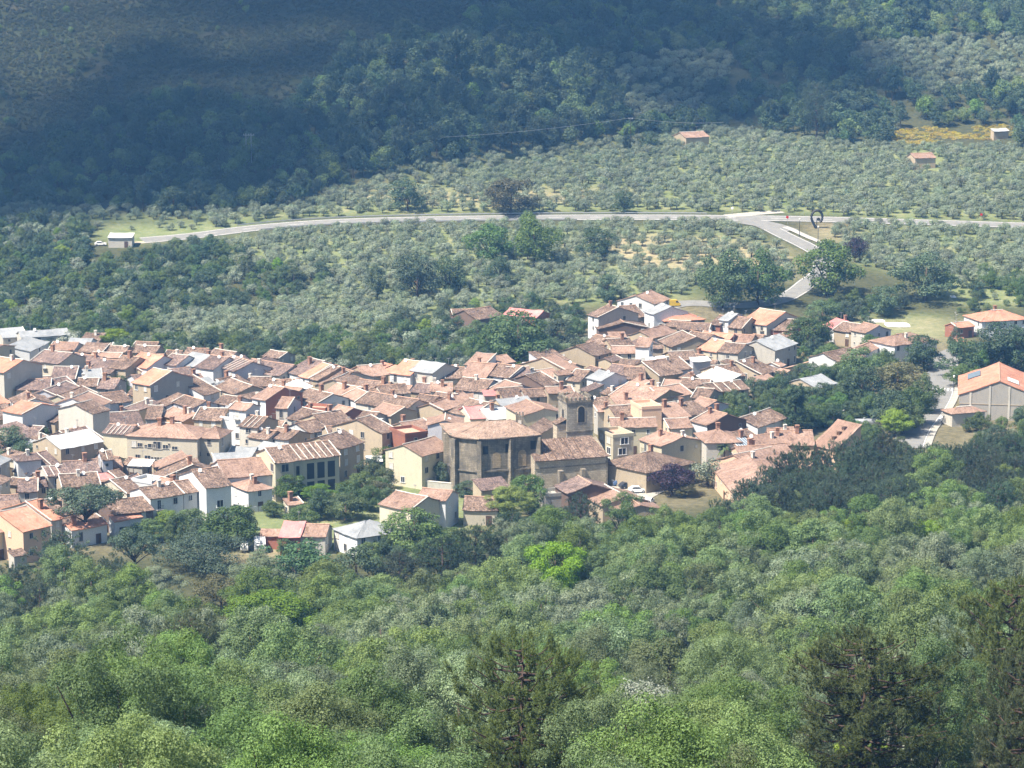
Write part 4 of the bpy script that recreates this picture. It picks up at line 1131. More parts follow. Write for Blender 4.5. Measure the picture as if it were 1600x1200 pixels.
# ================================================================== CHURCH
M_stone = stone_mat('church_stone', (0.37, 0.315, 0.24), (0.095, 0.09, 0.083), 0.75)
M_stone2 = stone_mat('nave_stone', (0.58, 0.50, 0.385), (0.28, 0.235, 0.185), 0.3)
M_stone3 = stone_mat('tower_stone', (0.44, 0.40, 0.33), (0.14, 0.125, 0.105), 0.5)
M_panel = stone_mat('blocked_arch_stone', (0.46, 0.36, 0.24), (0.2, 0.15, 0.1), 0.3)
M_apse_roof = roof_mat('apse_tiles', [(0.15, 0.102, 0.078), (0.29, 0.200, 0.150), (0.35, 0.250, 0.192), (0.43, 0.33, 0.265)], 0.6)
def church():
    base = at_z(790, 765, 0)
    t = thing('church', 'stone church with polygonal apse, tiled nave and battlemented tower', 'church', base)
    L = lambda p: Vector(p) - base
    zE = 13.0
    eave = [(700, 673), (712, 681), (749, 685), (797, 682), (842, 678.5)]
    P = [at_z(x, y, zE) for x, y in eave]
    A, B = at_z(842, 719, 7.6), at_z(949, 711, 7.6)
    u = Vector((B.x - A.x, B.y - A.y, 0)).normalized(); v = Vector((-u.y, u.x, 0))
    P6 = P[4] + v * 16; P7 = P[0] + v * 8 + u * 1.0
    ring = P + [P6, P7]
    n = len(ring)
    V = [L((p.x, p.y, -2)) for p in ring] + [L((p.x, p.y, zE)) for p in ring]
    aw = obj('apse_wall', make_mesh('apse_wall', V, [(i, (i + 1) % n, n + (i + 1) % n, n + i) for i in range(n)], [M_stone]), t)
    cen = sum((Vector((p.x, p.y, 0)) for p in ring), Vector()) / n
    # cornice, string course
    def band(nm, z0, z1, out, mat):
        q = []
        for i in range(n):
            p = ring[i]; d = Vector((p.x, p.y, 0)) - cen; d.normalize()
            q.append(p + d * out * 1.25)
        V = [L((p.x, p.y, z0)) for p in q] + [L((p.x, p.y, z1)) for p in q]
        F = [(i, (i + 1) % n, n + (i + 1) % n, n + i) for i in range(n)] + [tuple(range(n - 1, -1, -1)), tuple(range(n, 2 * n))]
        obj(nm, make_mesh(nm, V, F, [mat]), aw)
    band('cornice', zE - 0.45, zE - 0.02, 0.45, M_stone)
    band('string_course', 5.1, 5.45, 0.30, M_stone)
    # corner buttresses
    for i, (wd, pr_) in enumerate([(1.5, 1.0), (1.5, 0.8), (1.0, 0.55), (0.9, 0.6), (1.0, 0.5)]):
        p = ring[i]; d = (Vector((p.x, p.y, 0)) - cen).normalized(); s_ = Vector((-d.y, d.x, 0))
        poly = [p + s_ * wd / 2 - d * .6, p + s_ * wd / 2 + d * pr_, p - s_ * wd / 2 + d * pr_, p - s_ * wd / 2 - d * .6]
        MB().prism([(q - base)[:2] for q in poly], -2 - base.z, zE - 0.6 - base.z).build('buttress', M_stone, aw)
    # square windows and blocked arches on the apse faces
    def on_face(i, f, z, w_, h_, nm, mat, arch=False, out=0.05):
        a, b = ring[i], ring[i + 1]
        d = Vector((b.x - a.x, b.y - a.y, 0)); le = d.length; d.normalize()
        nn = Vector((d.y, -d.x, 0))
        c = Vector((a.x, a.y, z)) + d * le * f - base
        pts = [(-w_ / 2, 0), (w_ / 2, 0)]
        if arch:
            pts += [(w_ / 2 * math.cos(k * math.pi / 8), h_ - w_ / 2 + w_ / 2 * math.sin(k * math.pi / 8)) for k in range(9)]
        else: pts += [(w_ / 2, h_), (-w_ / 2, h_)]
        V = [c + d * x + Vector((0, 0, y)) + nn * out for x, y in pts] + [c + d * x + Vector((0, 0, y)) - nn * .1 for x, y in pts]
        m = len(pts)
        F = [tuple(range(m))] + [(k, (k + m) % (2 * m), (k + 1) % m + m, (k + 1) % m) for k in range(m)]
        obj(nm, make_mesh(nm, V, F, [mat]), aw)
    on_face(2, .20, 9.2, 1.2, 1.9, 'window', M_dark); on_face(2, .93, 9.4, 1.2, 1.9, 'window', M_dark)  # dark panels painted as the shade inside the window holes
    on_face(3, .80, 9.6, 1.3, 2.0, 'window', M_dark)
    on_face(2, .56, 5.9, 1.9, 3.6, 'blocked_arch', M_panel, True); on_face(3, .42, 5.9, 2.0, 3.8, 'blocked_arch', M_panel, True)
    # apse roof
    yR = P[2].y + 8.5
    def at_y(px, py, Y):
        r = ray(px, py); k = Y / r.y
        return Vector((0, 0, CAM_Z)) + r * k
    R1, R2 = at_y(757, 657.5, yR), at_y(797, 655.5, yR + 2.0)
    rv, rf, ru = [], [], []
    def out(p, k=0.75):
        d = (Vector((p.x, p.y, 0)) - cen).normalized()
        q = p + d * k; return L((q.x, q.y, zE - 0.02))
    E = Vector((.05, .02, 0))
    for i, (ra, rb) in enumerate([(R1, R1), (R1, R1), (R1, R2), (R2, R2), (R2, R2), (R2, R1), (R1, R1)]):
        a, b = out(ring[i]), out(ring[(i + 1) % n])
        ra_, rb_ = L(ra), L(rb)
        if ra is rb: rb_ = rb_ + E
        slab(rv, rf, ru, a, b, rb_, ra_, th=0.22, amp=0.05)
    obj('apse_roof', make_mesh('apse_roof', rv, rf, [M_apse_roof], uvs=ru), t)
    # nave
    w = Vector((B.x - A.x, B.y - A.y, 0)).length; d = 15.0; h = 7.6; sl = .40
    zr = h + sl * d / 2
    def NL(x, y, z):
        q = Vector((A.x, A.y, 0)) + u * x + v * y
        return L((q.x, q.y, z))
    V = [NL(-1, 0, -2), NL(w, 0, -2), NL(w, d, -2), NL(-1, d, -2), NL(-1, 0, h), NL(w, 0, h), NL(w, d, h), NL(-1, d, h), NL(-1, d / 2, zr), NL(w, d / 2, zr)]
    nw = obj('nave_wall', make_mesh('nave_wall', V, [(0, 1, 5, 4), (1, 2, 6, 9, 5), (2, 3, 7, 6), (3, 0, 4, 8, 7)], [M_stone2]), t)
    rv, rf, ru = [], [], []
    slab(rv, rf, ru, NL(-1, -.5, h - .1), NL(w + .4, -.5, h - .1), NL(w - 1.2, d / 2, zr + .15), NL(-1, d / 2, zr + .15))
    slab(rv, rf, ru, NL(w + .4, d + .5, h - .1), NL(-1, d + .5, h - .1), NL(-1, d / 2 - .02, zr + .15), NL(w - 1.2, d / 2 - .02, zr + .15))
    nr = obj('nave_roof', make_mesh('nave_roof', rv, rf, [RF['m'][1]], uvs=ru), t)
    for k in range(5):
        xx = w * (.12 + .13 * k)
        MB().tube([NL(xx, -.5, h + .02), NL(xx, d / 2, zr + .2)], [.09, .09], 5).build('tile_seam', M_wood, nr)
    for xx, hh in ((w * .30, 6.9), (w * .63, 6.9)):
        mb = MB(); poly = [NL(xx - .55, -.0, 0), NL(xx + .55, 0, 0), NL(xx + .55, -1.5, 0), NL(xx - .55, -1.5, 0)]
        mb.prism([q[:2] for q in poly[::-1]], -2 - base.z, 5.0 - base.z).build('buttress', M_stone, nw)
    mb = MB()
    for k in range(9):
        e_ = .45 if k % 2 else .3
        poly = [NL(w - e_, -.06, 0), NL(w + .08, -.06, 0), NL(w + .08, e_, 0), NL(w - e_, e_, 0)]
        mb.prism([q[:2] for q in poly], k * .8 - base.z, k * .8 + .78 - base.z)
    mb.build('quoins', M_stone, nw)
    MB().prism([NL(x_, y_, 0)[:2] for x_, y_ in ((-.9, -.16), (w + .1, -.16), (w + .1, .05), (-.9, .05))], 5.6 - base.z, 5.75 - base.z).build('string_course', M_stone, nw)
    # tower
    zT = 18.6
    T1, T2 = at_z(886, 627, zT), at_z(926.5, 624.5, zT)
    tu = Vector((T2.x - T1.x, T2.y - T1.y, 0)); tw = tu.length; tu.normalize(); tv_ = Vector((-tu.y, tu.x, 0)); td = tw * 1.0
    def TL(x, y, z):
        q = Vector((T1.x, T1.y, 0)) + tu * x + tv_ * y
        return L((q.x, q.y, z))
    tpoly = lambda x0, x1, y0, y1: [TL(x0, y0, 0)[:2], TL(x1, y0, 0)[:2], TL(x1, y1, 0)[:2], TL(x0, y1, 0)[:2]]
    tower = MB().prism(tpoly(0, tw, 0, td), -2 - base.z, zT - base.z).build('tower', M_stone3, t)
    MB().prism(tpoly(-.22, tw + .22, -.22, td + .22), zT - .5 - base.z, zT - .12 - base.z).build('cornice', M_stone, tower)
    MB().prism(tpoly(-.15, tw + .15, -.15, td + .15), 11.2 - base.z, 11.5 - base.z).build('string_course', M_stone, tower)
    def tr_face(x, z, w_, h_, nm, mat, left=False, o_=.05):
        pts = [(-w_ / 2, 0), (w_ / 2, 0)] + [(w_ / 2 * math.cos(k * math.pi / 8), h_ - w_ / 2 + w_ / 2 * math.sin(k * math.pi / 8)) for k in range(9)]
        m = len(pts)
        if left: f_ = lambda a, b, o2: TL(-o2, x - a, z + b)
        else: f_ = lambda a, b, o2: TL(x + a, -o2, z + b)
        V = [f_(a, b, o_) for a, b in pts] + [f_(a, b, -.2) for a, b in pts]
        F = [tuple(range(m))] + [(k, k + m, (k + 1) % m + m, (k + 1) % m) for k in range(m)]
        obj(nm, make_mesh(nm, V, F, [mat]), tower)
    tr_face(tw * .55, 13.4, 2.0, 4.0, 'arch_surround', M_stone2, False, .10)
    tr_face(tw * .55, 13.5, 1.6, 3.7, 'belfry_opening', M_dark, False, .13)  # dark panel painted as the shade within the arch
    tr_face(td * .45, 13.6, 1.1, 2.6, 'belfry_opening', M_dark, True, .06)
    # battlements
    m1 = MB(); 
    nmr = 7
    mer = MB().box(-.28, .28, -.22, .22, 0, .75).add([(-.28, -.22, .75), (.28, -.22, .75), (.28, .22, .75), (-.28, .22, .75), (0, 0, 1.15)], [(0, 1, 4), (1, 2, 4), (2, 3, 4), (3, 0, 4)]).mesh('merlon', [M_stone])
    ta = math.atan2(tu.y, tu.x)
    for k in range(nmr):
        f = (k + .0) / (nmr - 1)
        for (x, y) in ((tw * f, 0), (tw * f, td), (0, td * f), (tw, td * f)):
            if (x in (0, tw) and y not in (0, td)) or y in (0, td):
                obj('merlon', mer, tower, loc=TL(min(max(x, .1), tw - .1), min(max(y, .1), td - .1), zT - .1), rot=(0, 0, ta))
    rv, rf, ru = [], [], []
    ap = TL(tw / 2, td / 2, zT + 1.5)
    cs = [TL(.5, .5, zT + .02), TL(tw - .5, .5, zT + .02), TL(tw - .5, td - .5, zT + .02), TL(.5, td - .5, zT + .02)]
    for k in range(4): slab(rv, rf, ru, cs[k], cs[(k + 1) % 4], ap + Vector((.04, 0, 0)), ap, .1, .02)
    obj('tower_roof', make_mesh('tower_roof', rv, rf, [RF['m'][1]], uvs=ru), tower)
    # stair turret on the tower's left
    tt = MB().prism(tpoly(-2.2, -.01, .6, 3.6), -2 - base.z, 13.2 - base.z).build('stair_turret', M_stone2, t)
    rv, rf, ru = [], [], []
    slab(rv, rf, ru, TL(-2.5, 3.9, 13.2), TL(-2.5, .3, 13.2), TL(0, .3, 14.4), TL(0, 3.9, 14.4), .15, .03)
    obj('turret_roof', make_mesh('turret_roof', rv, rf, [RF['m'][1]], uvs=ru), tt)
    # little merloned turret behind the apse roof
    c = at_y(812, 662, yR + 5)
    sm = MB(); cx, cyy = (c - base)[:2]
    sm.box(cx - .9, cx + .9, cyy - .9, cyy + .9, -1 - base.z, c.z + 1.8 - base.z)
    for k in range(3):
        for j in (-.75, .75):
            sm.box(cx - .75 + k * .75 - .18, cx - .75 + k * .75 + .18, cyy + j - .15, cyy + j + .15, c.z + 1.8 - base.z, c.z + 2.6 - base.z)
    to = sm.build('small_turret', M_stone, t)
    MB().box(cx - .4, cx + .4, cyy - .97, cyy - .88, c.z - .3 - base.z, c.z + 1.0 - base.z).build('niche', M_mortar, to)
church()

# ================================================================== PINK-ROOFED COMPLEX
tA, wA, dA = H('s', 1114, 729, 1147, 770, 16, 4.5, 'pe', 'p', '', label='pink-roofed long wing nearest the purple plum', d=8.0, sl=.3, ch=0, win=.2, verge='')
H('g', 1183, 736, 1240, 724, 25, 4.5, 'pe', 'p', '', label='pink-roofed middle wing half hidden by pines', ch=1, win=0, verge='')
H('g', 1160, 713, 1237, 707, 14, 5, 'pe', 'p', '', label='pink-roofed low wing in front of the solar panel', ch=2, win=.3, verge='')
tD, wD, dD = H('g', 1158, 704, 1243, 693, 18, 5.5, 'w', 'p', '', label='pink-roofed wing carrying a large solar panel', ch=2, win=.2, verge='')
_sl = .34
def roof_panel(t, w, d, h, x0, x1, f0, f1, nm, mat, sl=.34, lift=.22, yaxis=True):
    y0, y1 = d / 2 * f0, d / 2 * f1
    V = [(x0 * w, y0, h + sl * y0 + lift), (x1 * w, y0, h + sl * y0 + lift), (x1 * w, y1, h + sl * y1 + lift), (x0 * w, y1, h + sl * y1 + lift)]
    V += [(a, b, c - .12) for a, b, c in V]
    return obj(nm, make_mesh(nm, V, [(0, 1, 2, 3), (0, 4, 5, 1), (1, 5, 6, 2), (2, 6, 7, 3), (3, 7, 4, 0)], [mat]), t)
M_solar = flat_mat('solar_glass', (0.16, 0.20, 0.24), 0.25, 0.15)
pn = roof_panel(tD, wD, dD, 5.5, .01, .27, .1, .95, 'solar_panel', M_solar)
for k in range(7):
    xx = .01 + .26 * k / 6
    q = roof_panel(tD, wD, dD, 5.5, xx - .002, xx + .002, .1, .95, 'panel_frame', M_white, lift=.25)
H('g', 1203, 695, 1272, 695, 22, 5.5, 'pe', 'p', '', label='pink-roofed wing left of the tall striped slope', ch=2, win=.2, verge='')
tF, wF, dF = H('s', 1270, 694, 1306, 702, 38, 5.0, 'pe', 'p', '', label='tall steep pink slope at the right end of the complex', sl=.55, ch=0, win=0, verge='')
for k in range(3):
    MB().box(-.45, .45, -.5, .5, -.3, .5).build('roof_light', M_wood, tF, loc=(wF * .55, dF * (.35 + .2 * k), 5.0 + .55 * dF * (.35 + .2 * k)))
for k in range(1, 12):
    xx = wF * k / 12
    MB().tube([(xx, -.3, 5.0), (xx, dF, 5.0 + .55 * dF + .14)], [.06, .06], 4).build('mortar_line', M_ridge, tF)
H('s', 1203, 676, 1243, 674, 5, 5, 'pe', 'p', '', label='pink-roofed small back wing of the complex', ch=1, win=0, verge='')
# barn details at the right border
barn = [o for o in bpy.data.objects if o.get('label', '').startswith('big grey gabled barn')][0]
def barn_details():
    wl = [c for c in barn.children if c.name.startswith('wall')][0].data
    xs = [v.co for v in wl.vertices]
    w = max(v.x for v in xs); d = max(v.y for v in xs); h = 6.5; zr = max(v.z for v in xs); sl = (zr - h) / (w / 2)
    for f in (.14, .38, .62, .86):
        MB().box(w * f - .25, w * f + .25, -.16, 0, -1, h + sl * min(w * f, w - w * f) - .5).build('pilaster', W['cw'][1], barn)
    MB().box(0, w, -.10, 0, 4.0, 4.18).build('joint_band', W['t'][1], barn)
    def pan(x0, x1, y0, y1, nm, mat):
        f = lambda x: h + sl * min(x, w - x) + .28
        V = [(x0, y0, f(x0)), (x1, y0, f(x1)), (x1, y1, f(x1)), (x0, y1, f(x0))]; V += [(a, b, c - .15) for a, b, c in V]
        obj(nm, make_mesh(nm, V, [(0, 1, 2, 3), (0, 4, 5, 1), (1, 5, 6, 2), (2, 6, 7, 3), (3, 7, 4, 0)], [mat]), barn)
    pan(w * .10, w * .26, d * .62, d * .88, 'solar_panel', M_solar)
    pan(w * .60, w * .74, d * .18, d * .34, 'skylight', M_white)
barn_details()

# ================================================================== WALLS, TARPS, TERRACES
def wall_line(label, pxs, h, th, mat, coping=None):
    pts = [on_ground(*p) for p in pxs]
    t = thing('garden_wall', label, 'wall', pts[0])
    for i in range(len(pts) - 1):
        a, b = pts[i], pts[i + 1]
        d = Vector((b.x - a.x, b.y - a.y, 0)).normalized(); n = Vector((-d.y, d.x, 0)) * th / 2
        q = [a - n, b - n + d * .0, b + n, a + n]
        zs = [gz(p.x, p.y) for p in q]
        V = [Vector((p.x, p.y, z - .8)) - pts[0] for p, z in zip(q, zs)] + [Vector((p.x, p.y, z + h)) - pts[0] for p, z in zip(q, zs)]
        obj('wall_section', make_mesh('wall_section', V, [(0, 1, 5, 4), (1, 2, 6, 5), (2, 3, 7, 6), (3, 0, 4, 7), (4, 5, 6, 7)], [mat]), t)
        if coping:
            V2 = [v + (Vector((0, 0, .003)) if 1 else v) for v in V[4:]]
            V2 = [v + (n if k > 1 else -n) * .4 - pts[0] * 0 for k, v in enumerate(V2)]
            V3 = [v + Vector((0, 0, .14)) for v in V2]
            obj('coping', make_mesh('coping', V2 + V3, [(0, 1, 5, 4), (1, 2, 6, 5), (2, 3, 7, 6), (3, 0, 4, 7), (4, 5, 6, 7), (3, 2, 1, 0)], [coping]), t)
wall_line('dark retaining wall rising beside the silver tank', [(1298, 664), (1316, 655), (1330, 645), (1340, 632)], 2.2, .5, W['g'][1])
wall_line('curved rubble wall beside the pinkish-red barn', [(464, 860), (480, 858), (496, 854), (508, 848), (514, 842)], 1.6, .5, W['t'][1])
wall_line('pale garden wall with coping left of the apse', [(622, 758), (650, 762), (690, 766), (712, 768)], 1.8, .4, W['cw'][1], M_mortar)
wall_line('tile-topped garden wall above the conifer gardens', [(1212, 590), (1240, 583), (1272, 574), (1304, 566)], 2.0, .5, W['t'][1], M_ridge)
wall_line('stone garden wall below the white house row', [(252, 815), (272, 826), (290, 836)], 2.0, .5, W['t'][1])
wall_line('pale wall along the dirt yard of the villa', [(366, 796), (390, 801), (420, 797)], 1.2, .4, W['w'][1])
wall_line('white wall holding the silver tank', [(1322, 673), (1350, 674), (1382, 672)], 1.0, .5, W['w'][1])
def tarp(label, px, py, wpx, dm):
    c = on_ground(px, py); s_ = scale_at(c); w = wpx / s_
    V, F = [], []
    nx, ny = 10, 5
    r = np.random.default_rng(int(px))
    for j in range(ny + 1):
        for i in range(nx + 1):
            x = (i / nx - .5) * w * (1 - .25 * abs(j / ny - .5)); y = (j / ny - .5) * dm + r.normal(0, .12)
            z = gz(c.x + x, c.y + y) - c.z + .12 + abs(r.normal(0, .16)) * (0 < i < nx and 0 < j < ny)
            V.append((x, y, z))
    for j in range(ny):
        for i in range(nx):
            k = j * (nx + 1) + i; F.append((k, k + 1, k + nx + 2, k + nx + 1))
    o = obj('tarpaulin', make_mesh('tarpaulin', V, F, [M_white], smooth=True), loc=c)
    tag(o, label, 'tarpaulin')
tarp('white sheet spread on the meadow, left one', 1368, 502, 30, 5)
tarp('white sheet spread on the meadow, right one', 1402, 508, 40, 8)
tarp('small white sheet under the wide meadow oak', 1489, 464, 9, 3)
tarp('white garden furniture covers in the walled garden', 562, 746, 20, 5)
def canopy(label, px, py, wpx, dm, h, rot, mat, posts=True):
    c = on_ground(px, py); w = wpx / scale_at(c)
    t = thing('garden_canopy', label, 'canopy', c, rot)
    V = [(-w / 2, -dm / 2, h - .15), (w / 2, -dm / 2, h - .15), (w / 2, dm / 2, h + .35), (-w / 2, dm / 2, h + .35)]
    V += [(a, b, z + .08) for a, b, z in V]
    obj('roof_sheet', make_mesh('roof_sheet', V, [(3, 2, 1, 0), (4, 5, 6, 7), (0, 1, 5, 4), (1, 2, 6, 5), (2, 3, 7, 6), (3, 0, 4, 7)], [mat]), t)
    for sx in (-1, 1):
        for sy in (-1, 1):
            MB().box(sx * w * .46 - .07, sx * w * .46 + .07, sy * dm * .42 - .07, sy * dm * .42 + .07, -.5, h + .1 * sy).build('post', M_wood, t)
canopy('white canopy behind the walled garden', 585, 737, 26, 4, 3.0, .1, M_white)
canopy('rusty terrace canopy beside the pale yellow house', 632, 735, 34, 6, 3.4, .05, M_concrete)
canopy('bright awning over the roof terrace below the beige block', 222, 768, 36, 5, 6.6, -.1, M_white)

# ================================================================== VEHICLES
def paint(name, col): return flat_mat(name, col, .3, .04)
P_WHITE, P_YEL, P_BLUE, P_GREY, P_BLACK = paint('white_car_paint', (.78, .78, .78)), paint('yellow_paint', (.62, .42, .05)), paint('blue_car_paint', (.10, .16, .30)), paint('silver_car_paint', (.42, .43, .45)), paint('dark_car_paint', (.04, .045, .06))
def wheel(t, x, y, r=.32, wdt=.2):
    s_ = 1 if y > 0 else -1
    wo = MB().tube([(x, y - wdt / 2, r), (x, y + wdt / 2, r)], [r, r], 14).build('wheel', M_rubber, t)
    MB().tube([(x, y + s_ * wdt * .35, r), (x, y + s_ * wdt * .56, r)], [r * .6, r * .55], 10).build('rim', M_metal, wo)
def profile_body(t, nm, prof, wd, mat, taper=0.0):
    n = len(prof)
    V = [(x, -wd / 2 * (1 - taper * max(0, z - .9)), z) for x, z in prof] + [(x, wd / 2 * (1 - taper * max(0, z - .9)), z) for x, z in prof]
    F = [tuple(range(n)), tuple(range(2 * n - 1, n - 1, -1))] + [(i, i + n, (i + 1) % n + n, (i + 1) % n) for i in range(n)]
    return obj(nm, make_mesh(nm, V, F, [mat]), t)
def car(label, px, py, rot, mat, van=False):
    c = on_ground(px, py)
    t = thing('parked_van' if van else 'parked_car', label, 'van' if van else 'car', c + Vector((0, 0, .1)), rot)
    if van:
        b = profile_body(t, 'body', [(-2.4, .3), (2.3, .3), (2.4, .9), (2.0, 1.15), (1.45, 1.95), (1.2, 2.15), (-2.3, 2.15), (-2.4, 1.9)], 1.8, mat, .08)
        gl = [(.85, 1.3), (1.85, 1.2), (1.4, 1.85), (.85, 1.85)]
        xs = (-1.5, 1.5)
    else:
        b = profile_body(t, 'body', [(-2.0, .3), (2.0, .3), (2.05, .65), (1.9, .85), (1.0, .98), (.35, 1.45), (-1.1, 1.48), (-1.85, 1.0), (-2.05, .85)], 1.7, mat, .25)
        gl = [(-1.35, 1.02), (.8, 1.02), (.28, 1.40), (-1.02, 1.42)]
        xs = (-1.25, 1.25)
    for s_ in (-1, 1):
        V = [(x, s_ * (1.8 if van else 1.7) / 2 * (1 - (.08 if van else .25) * max(0, z - .9)) + s_ * .02, z) for x, z in gl]
        obj('side_window', make_mesh('side_window', V, [(0, 1, 2, 3)] if s_ < 0 else [(3, 2, 1, 0)], [M_glass]), t)
    ws = [(1.03, 1.0, .02), (.40, 1.44, .02)] if not van else [(2.0, 1.18, .03), (1.47, 1.93, .03)]
    V = [(ws[0][0] + .02, -.7, ws[0][1] + .02), (ws[0][0] + .02, .7, ws[0][1] + .02), (ws[1][0] + .02, .6, ws[1][1] + .02), (ws[1][0] + .02, -.6, ws[1][1] + .02)]
    obj('windscreen', make_mesh('windscreen', V, [(0, 1, 2, 3)], [M_glass]), t)
    fx = 2.4 if van else 2.05
    for s_ in (-1, 1):
        MB().box(fx - .02, fx + .03, s_ * .6 - .16, s_ * .6 + .16, .62, .78).build('headlight', M_white, t)
    for x in xs:
        for y in (-.78, .78): wheel(t, x, y)
car('white van parked in the square below the tall yellow house', 974, 750, .25, P_WHITE, True)
car('white car parked behind the white van in the square', 968, 739, .3, P_WHITE)
car('silver car parked beside the white van in the square', 986, 749, -.2, P_GREY)
car('blue car parked below the white van in the square', 971, 759, .15, P_BLUE)
car('dark car parked beside the blue car in the square', 981, 763, .4, P_BLACK)
car('white car parked at the lower end of the square', 996, 770, .1, P_WHITE)
car('white car beside the hipped stone house wall', 1014, 788, 1.3, P_WHITE)
car('yellow van at the end of the side road', 1051, 479, .2, P_YEL, True)
car('white car beside the pale hut', 157, 384, .1, P_WHITE)
car('white car beside the low house below the barn', 1478, 660, .2, P_WHITE)
def caravan(label, px, py, rot, k):
    c = on_ground(px, py)
    t = thing('caravan', label, 'caravan', c + Vector((0, 0, .05)), rot)
    t.scale = (k, k, k)
    profile_body(t, 'body', [(-2.0, .45), (1.9, .45), (2.15, .9), (2.1, 1.7), (1.75, 2.45), (-1.7, 2.5), (-2.1, 2.2), (-2.15, .8)], 2.1, M_white)
    for s_ in (-1, 1):
        MB().box(-.9, .6, s_ * 1.055 - .01, s_ * 1.055 + .01, 1.35, 1.95).build('side_window', M_glass, t)
        MB().box(-2.1, 2.05, s_ * 1.052 - .008, s_ * 1.052 + .008, .8, .9).build('stripe', M_metal, t)
    V = [(2.17, -.7, 1.25), (2.17, .7, 1.25), (1.99, .65, 2.0), (1.99, -.65, 2.0)]
    obj('front_window', make_mesh('front_window', V, [(0, 1, 2, 3)], [M_glass]), t)
    MB().tube([(2.1, 0, .5), (3.2, 0, .5)], [.06, .05], 6).build('drawbar', M_metal, t)
    for y in (-.9, .9): wheel(t, 0, y)
caravan('larger white caravan parked below the pinkish-red barn', 406, 861, -1.45, 1.1)
caravan('smaller white caravan beside the stone pine', 382, 861, -1.5, .75)

# ================================================================== TANK, SCULPTURE, LAMPS, POLES
def tank():
    c = on_ground(1350, 672); s_ = scale_at(c); Ln = 50 / s_; R = 5.2 / s_
    t = thing('storage_tank', 'long silver cylindrical tank lying beside the pink complex', 'tank', c, .03)
    z = 1.0 + R + .25
    n = 18
    xs = [-Ln / 2, -Ln / 2 + .12, -Ln / 2 + .5, Ln / 2 - .5, Ln / 2 - .12, Ln / 2]
    rs = [R * .35, R * .75, R, R, R * .75, R * .35]
    MB().tube([(x, 0, z) for x in xs], rs, n).build('shell', M_metal, t, smooth=True)
    for x in (-Ln * .3, Ln * .3):
        MB().box(x - .2, x + .2, -R * .8, R * .8, .2, z - R * .55).build('saddle', M_concrete, t)
    for k in range(4):
        x = -Ln * .35 + Ln * .7 * k / 3
        MB().tube([(x - .05, 0, z), (x + .05, 0, z)], [R * 1.03] * 2, n).build('band', M_metal, t)
    MB().tube([(0, 0, z + R * .9), (0, 0, z + R * 1.35)], [.3, .3], 10).build('manhole', M_metal, t)
tank()
def sculpture():
    c = on_ground(1276, 357)
    s_ = scale_at(c); k = 29 / s_
    t = thing('horseshoe_sculpture', 'tall dark iron horseshoe sculpture beside the road junction', 'sculpture', c, .1)
    pts = []
    for i in range(25):
        a = math.radians(-118 + 262 * i / 24)
        pts.append((math.sin(a) * k * .30 + (0), 0, k * .62 + math.cos(a) * k * .36))
    pts = [(-k * .02, 0, -.2)] + pts
    mb = MB().tube(pts, [.45] * len(pts), 4)
    mb.build('ring', M_dark, t)
    MB().box(-.12, .12, -.1, .1, -.2, k * .55).build('post', M_dark, t)
    MB().tube([(k * .1, -.15, k * .5), (k * .1, .15, k * .5)], [k * .09] * 2, 12).build('disc', M_dark, t)
    MB().tube([(0, 0, k * .5), (k * .1, 0, k * .5)], [.1, .1], 6).build('arm', M_dark, t)
sculpture()
def street_lamp(label, px, py, hpx):
    c = on_ground(px, py); h = hpx / scale_at(c)
    t = thing('street_lamp', label, 'lamp', c)
    MB().tube([(0, 0, -.3), (0, 0, .6), (0, 0, h)], [.16, .12, .08], 8).build('pole', M_dark, t)
    MB().tube([(0, 0, h), (0, 0, h + .15), (0, 0, h + .6), (0, 0, h + .75)], [.1, .2, .28, .06], 8).build('lantern', M_white, t)
street_lamp('dark street lamp on the pavement, nearer the junction', 1249, 369, 25)
street_lamp('dark street lamp on the pavement, farther from the junction', 1278, 381, 25)
street_lamp('street lamp on the verge of the village road crossing', 1490, 612, 22)
def road_sign(label, px, py, hpx, mat, rad=.5):
    c = on_ground(px, py); h = hpx / scale_at(c)
    t = thing('road_sign', label, 'sign', c)
    MB().tube([(0, 0, -.3), (0, 0, h)], [.06, .06], 6).build('pole', M_metal, t)
    MB().tube([(0, -.10, h - rad * .5), (0, -.06, h - rad * .5)], [rad, rad], 8).build('plate', mat, t)
M_red = paint('red_sign_paint', (.45, .03, .03))
road_sign('red octagonal stop sign at the junction', 1230, 351, 13, M_red, .55)
road_sign('pale round road sign left of the junction', 1144, 337, 13, M_white, .5)
road_sign('small red-edged road sign on the right stretch of road', 1533, 345, 11, M_red, .5)
def pylon(label, px, py, hpx, span):
    c = on_ground(px, py); h = hpx / scale_at(c)
    t = thing('power_pylon', label, 'pylon', c)
    for s_ in (-1, 1):
        MB().tube([(s_ * span, 0, -.5), (s_ * span, 0, h)], [.2, .13], 6).build('leg', M_metal, t)
    MB().box(-span * 2.0, span * 2.2, -.1, .1, h - .9, h - .65).build('crossarm', M_metal, t)
    for k in range(4):
        a = h * k / 4; b = h * (k + 1) / 4
        MB().tube([(-span, 0, a), (span, 0, b)], [.05, .05], 4).build('brace', M_metal, t)
    for k in (-1.8, 0, 2.0):
        MB().tube([(span * k, 0, h - .65), (span * k, 0, h - .2)], [.08, .06], 6).build('insulator', M_white, t)
pylon('lattice power pylon on the shaded left slope', 389, 254, 46, 1.0)
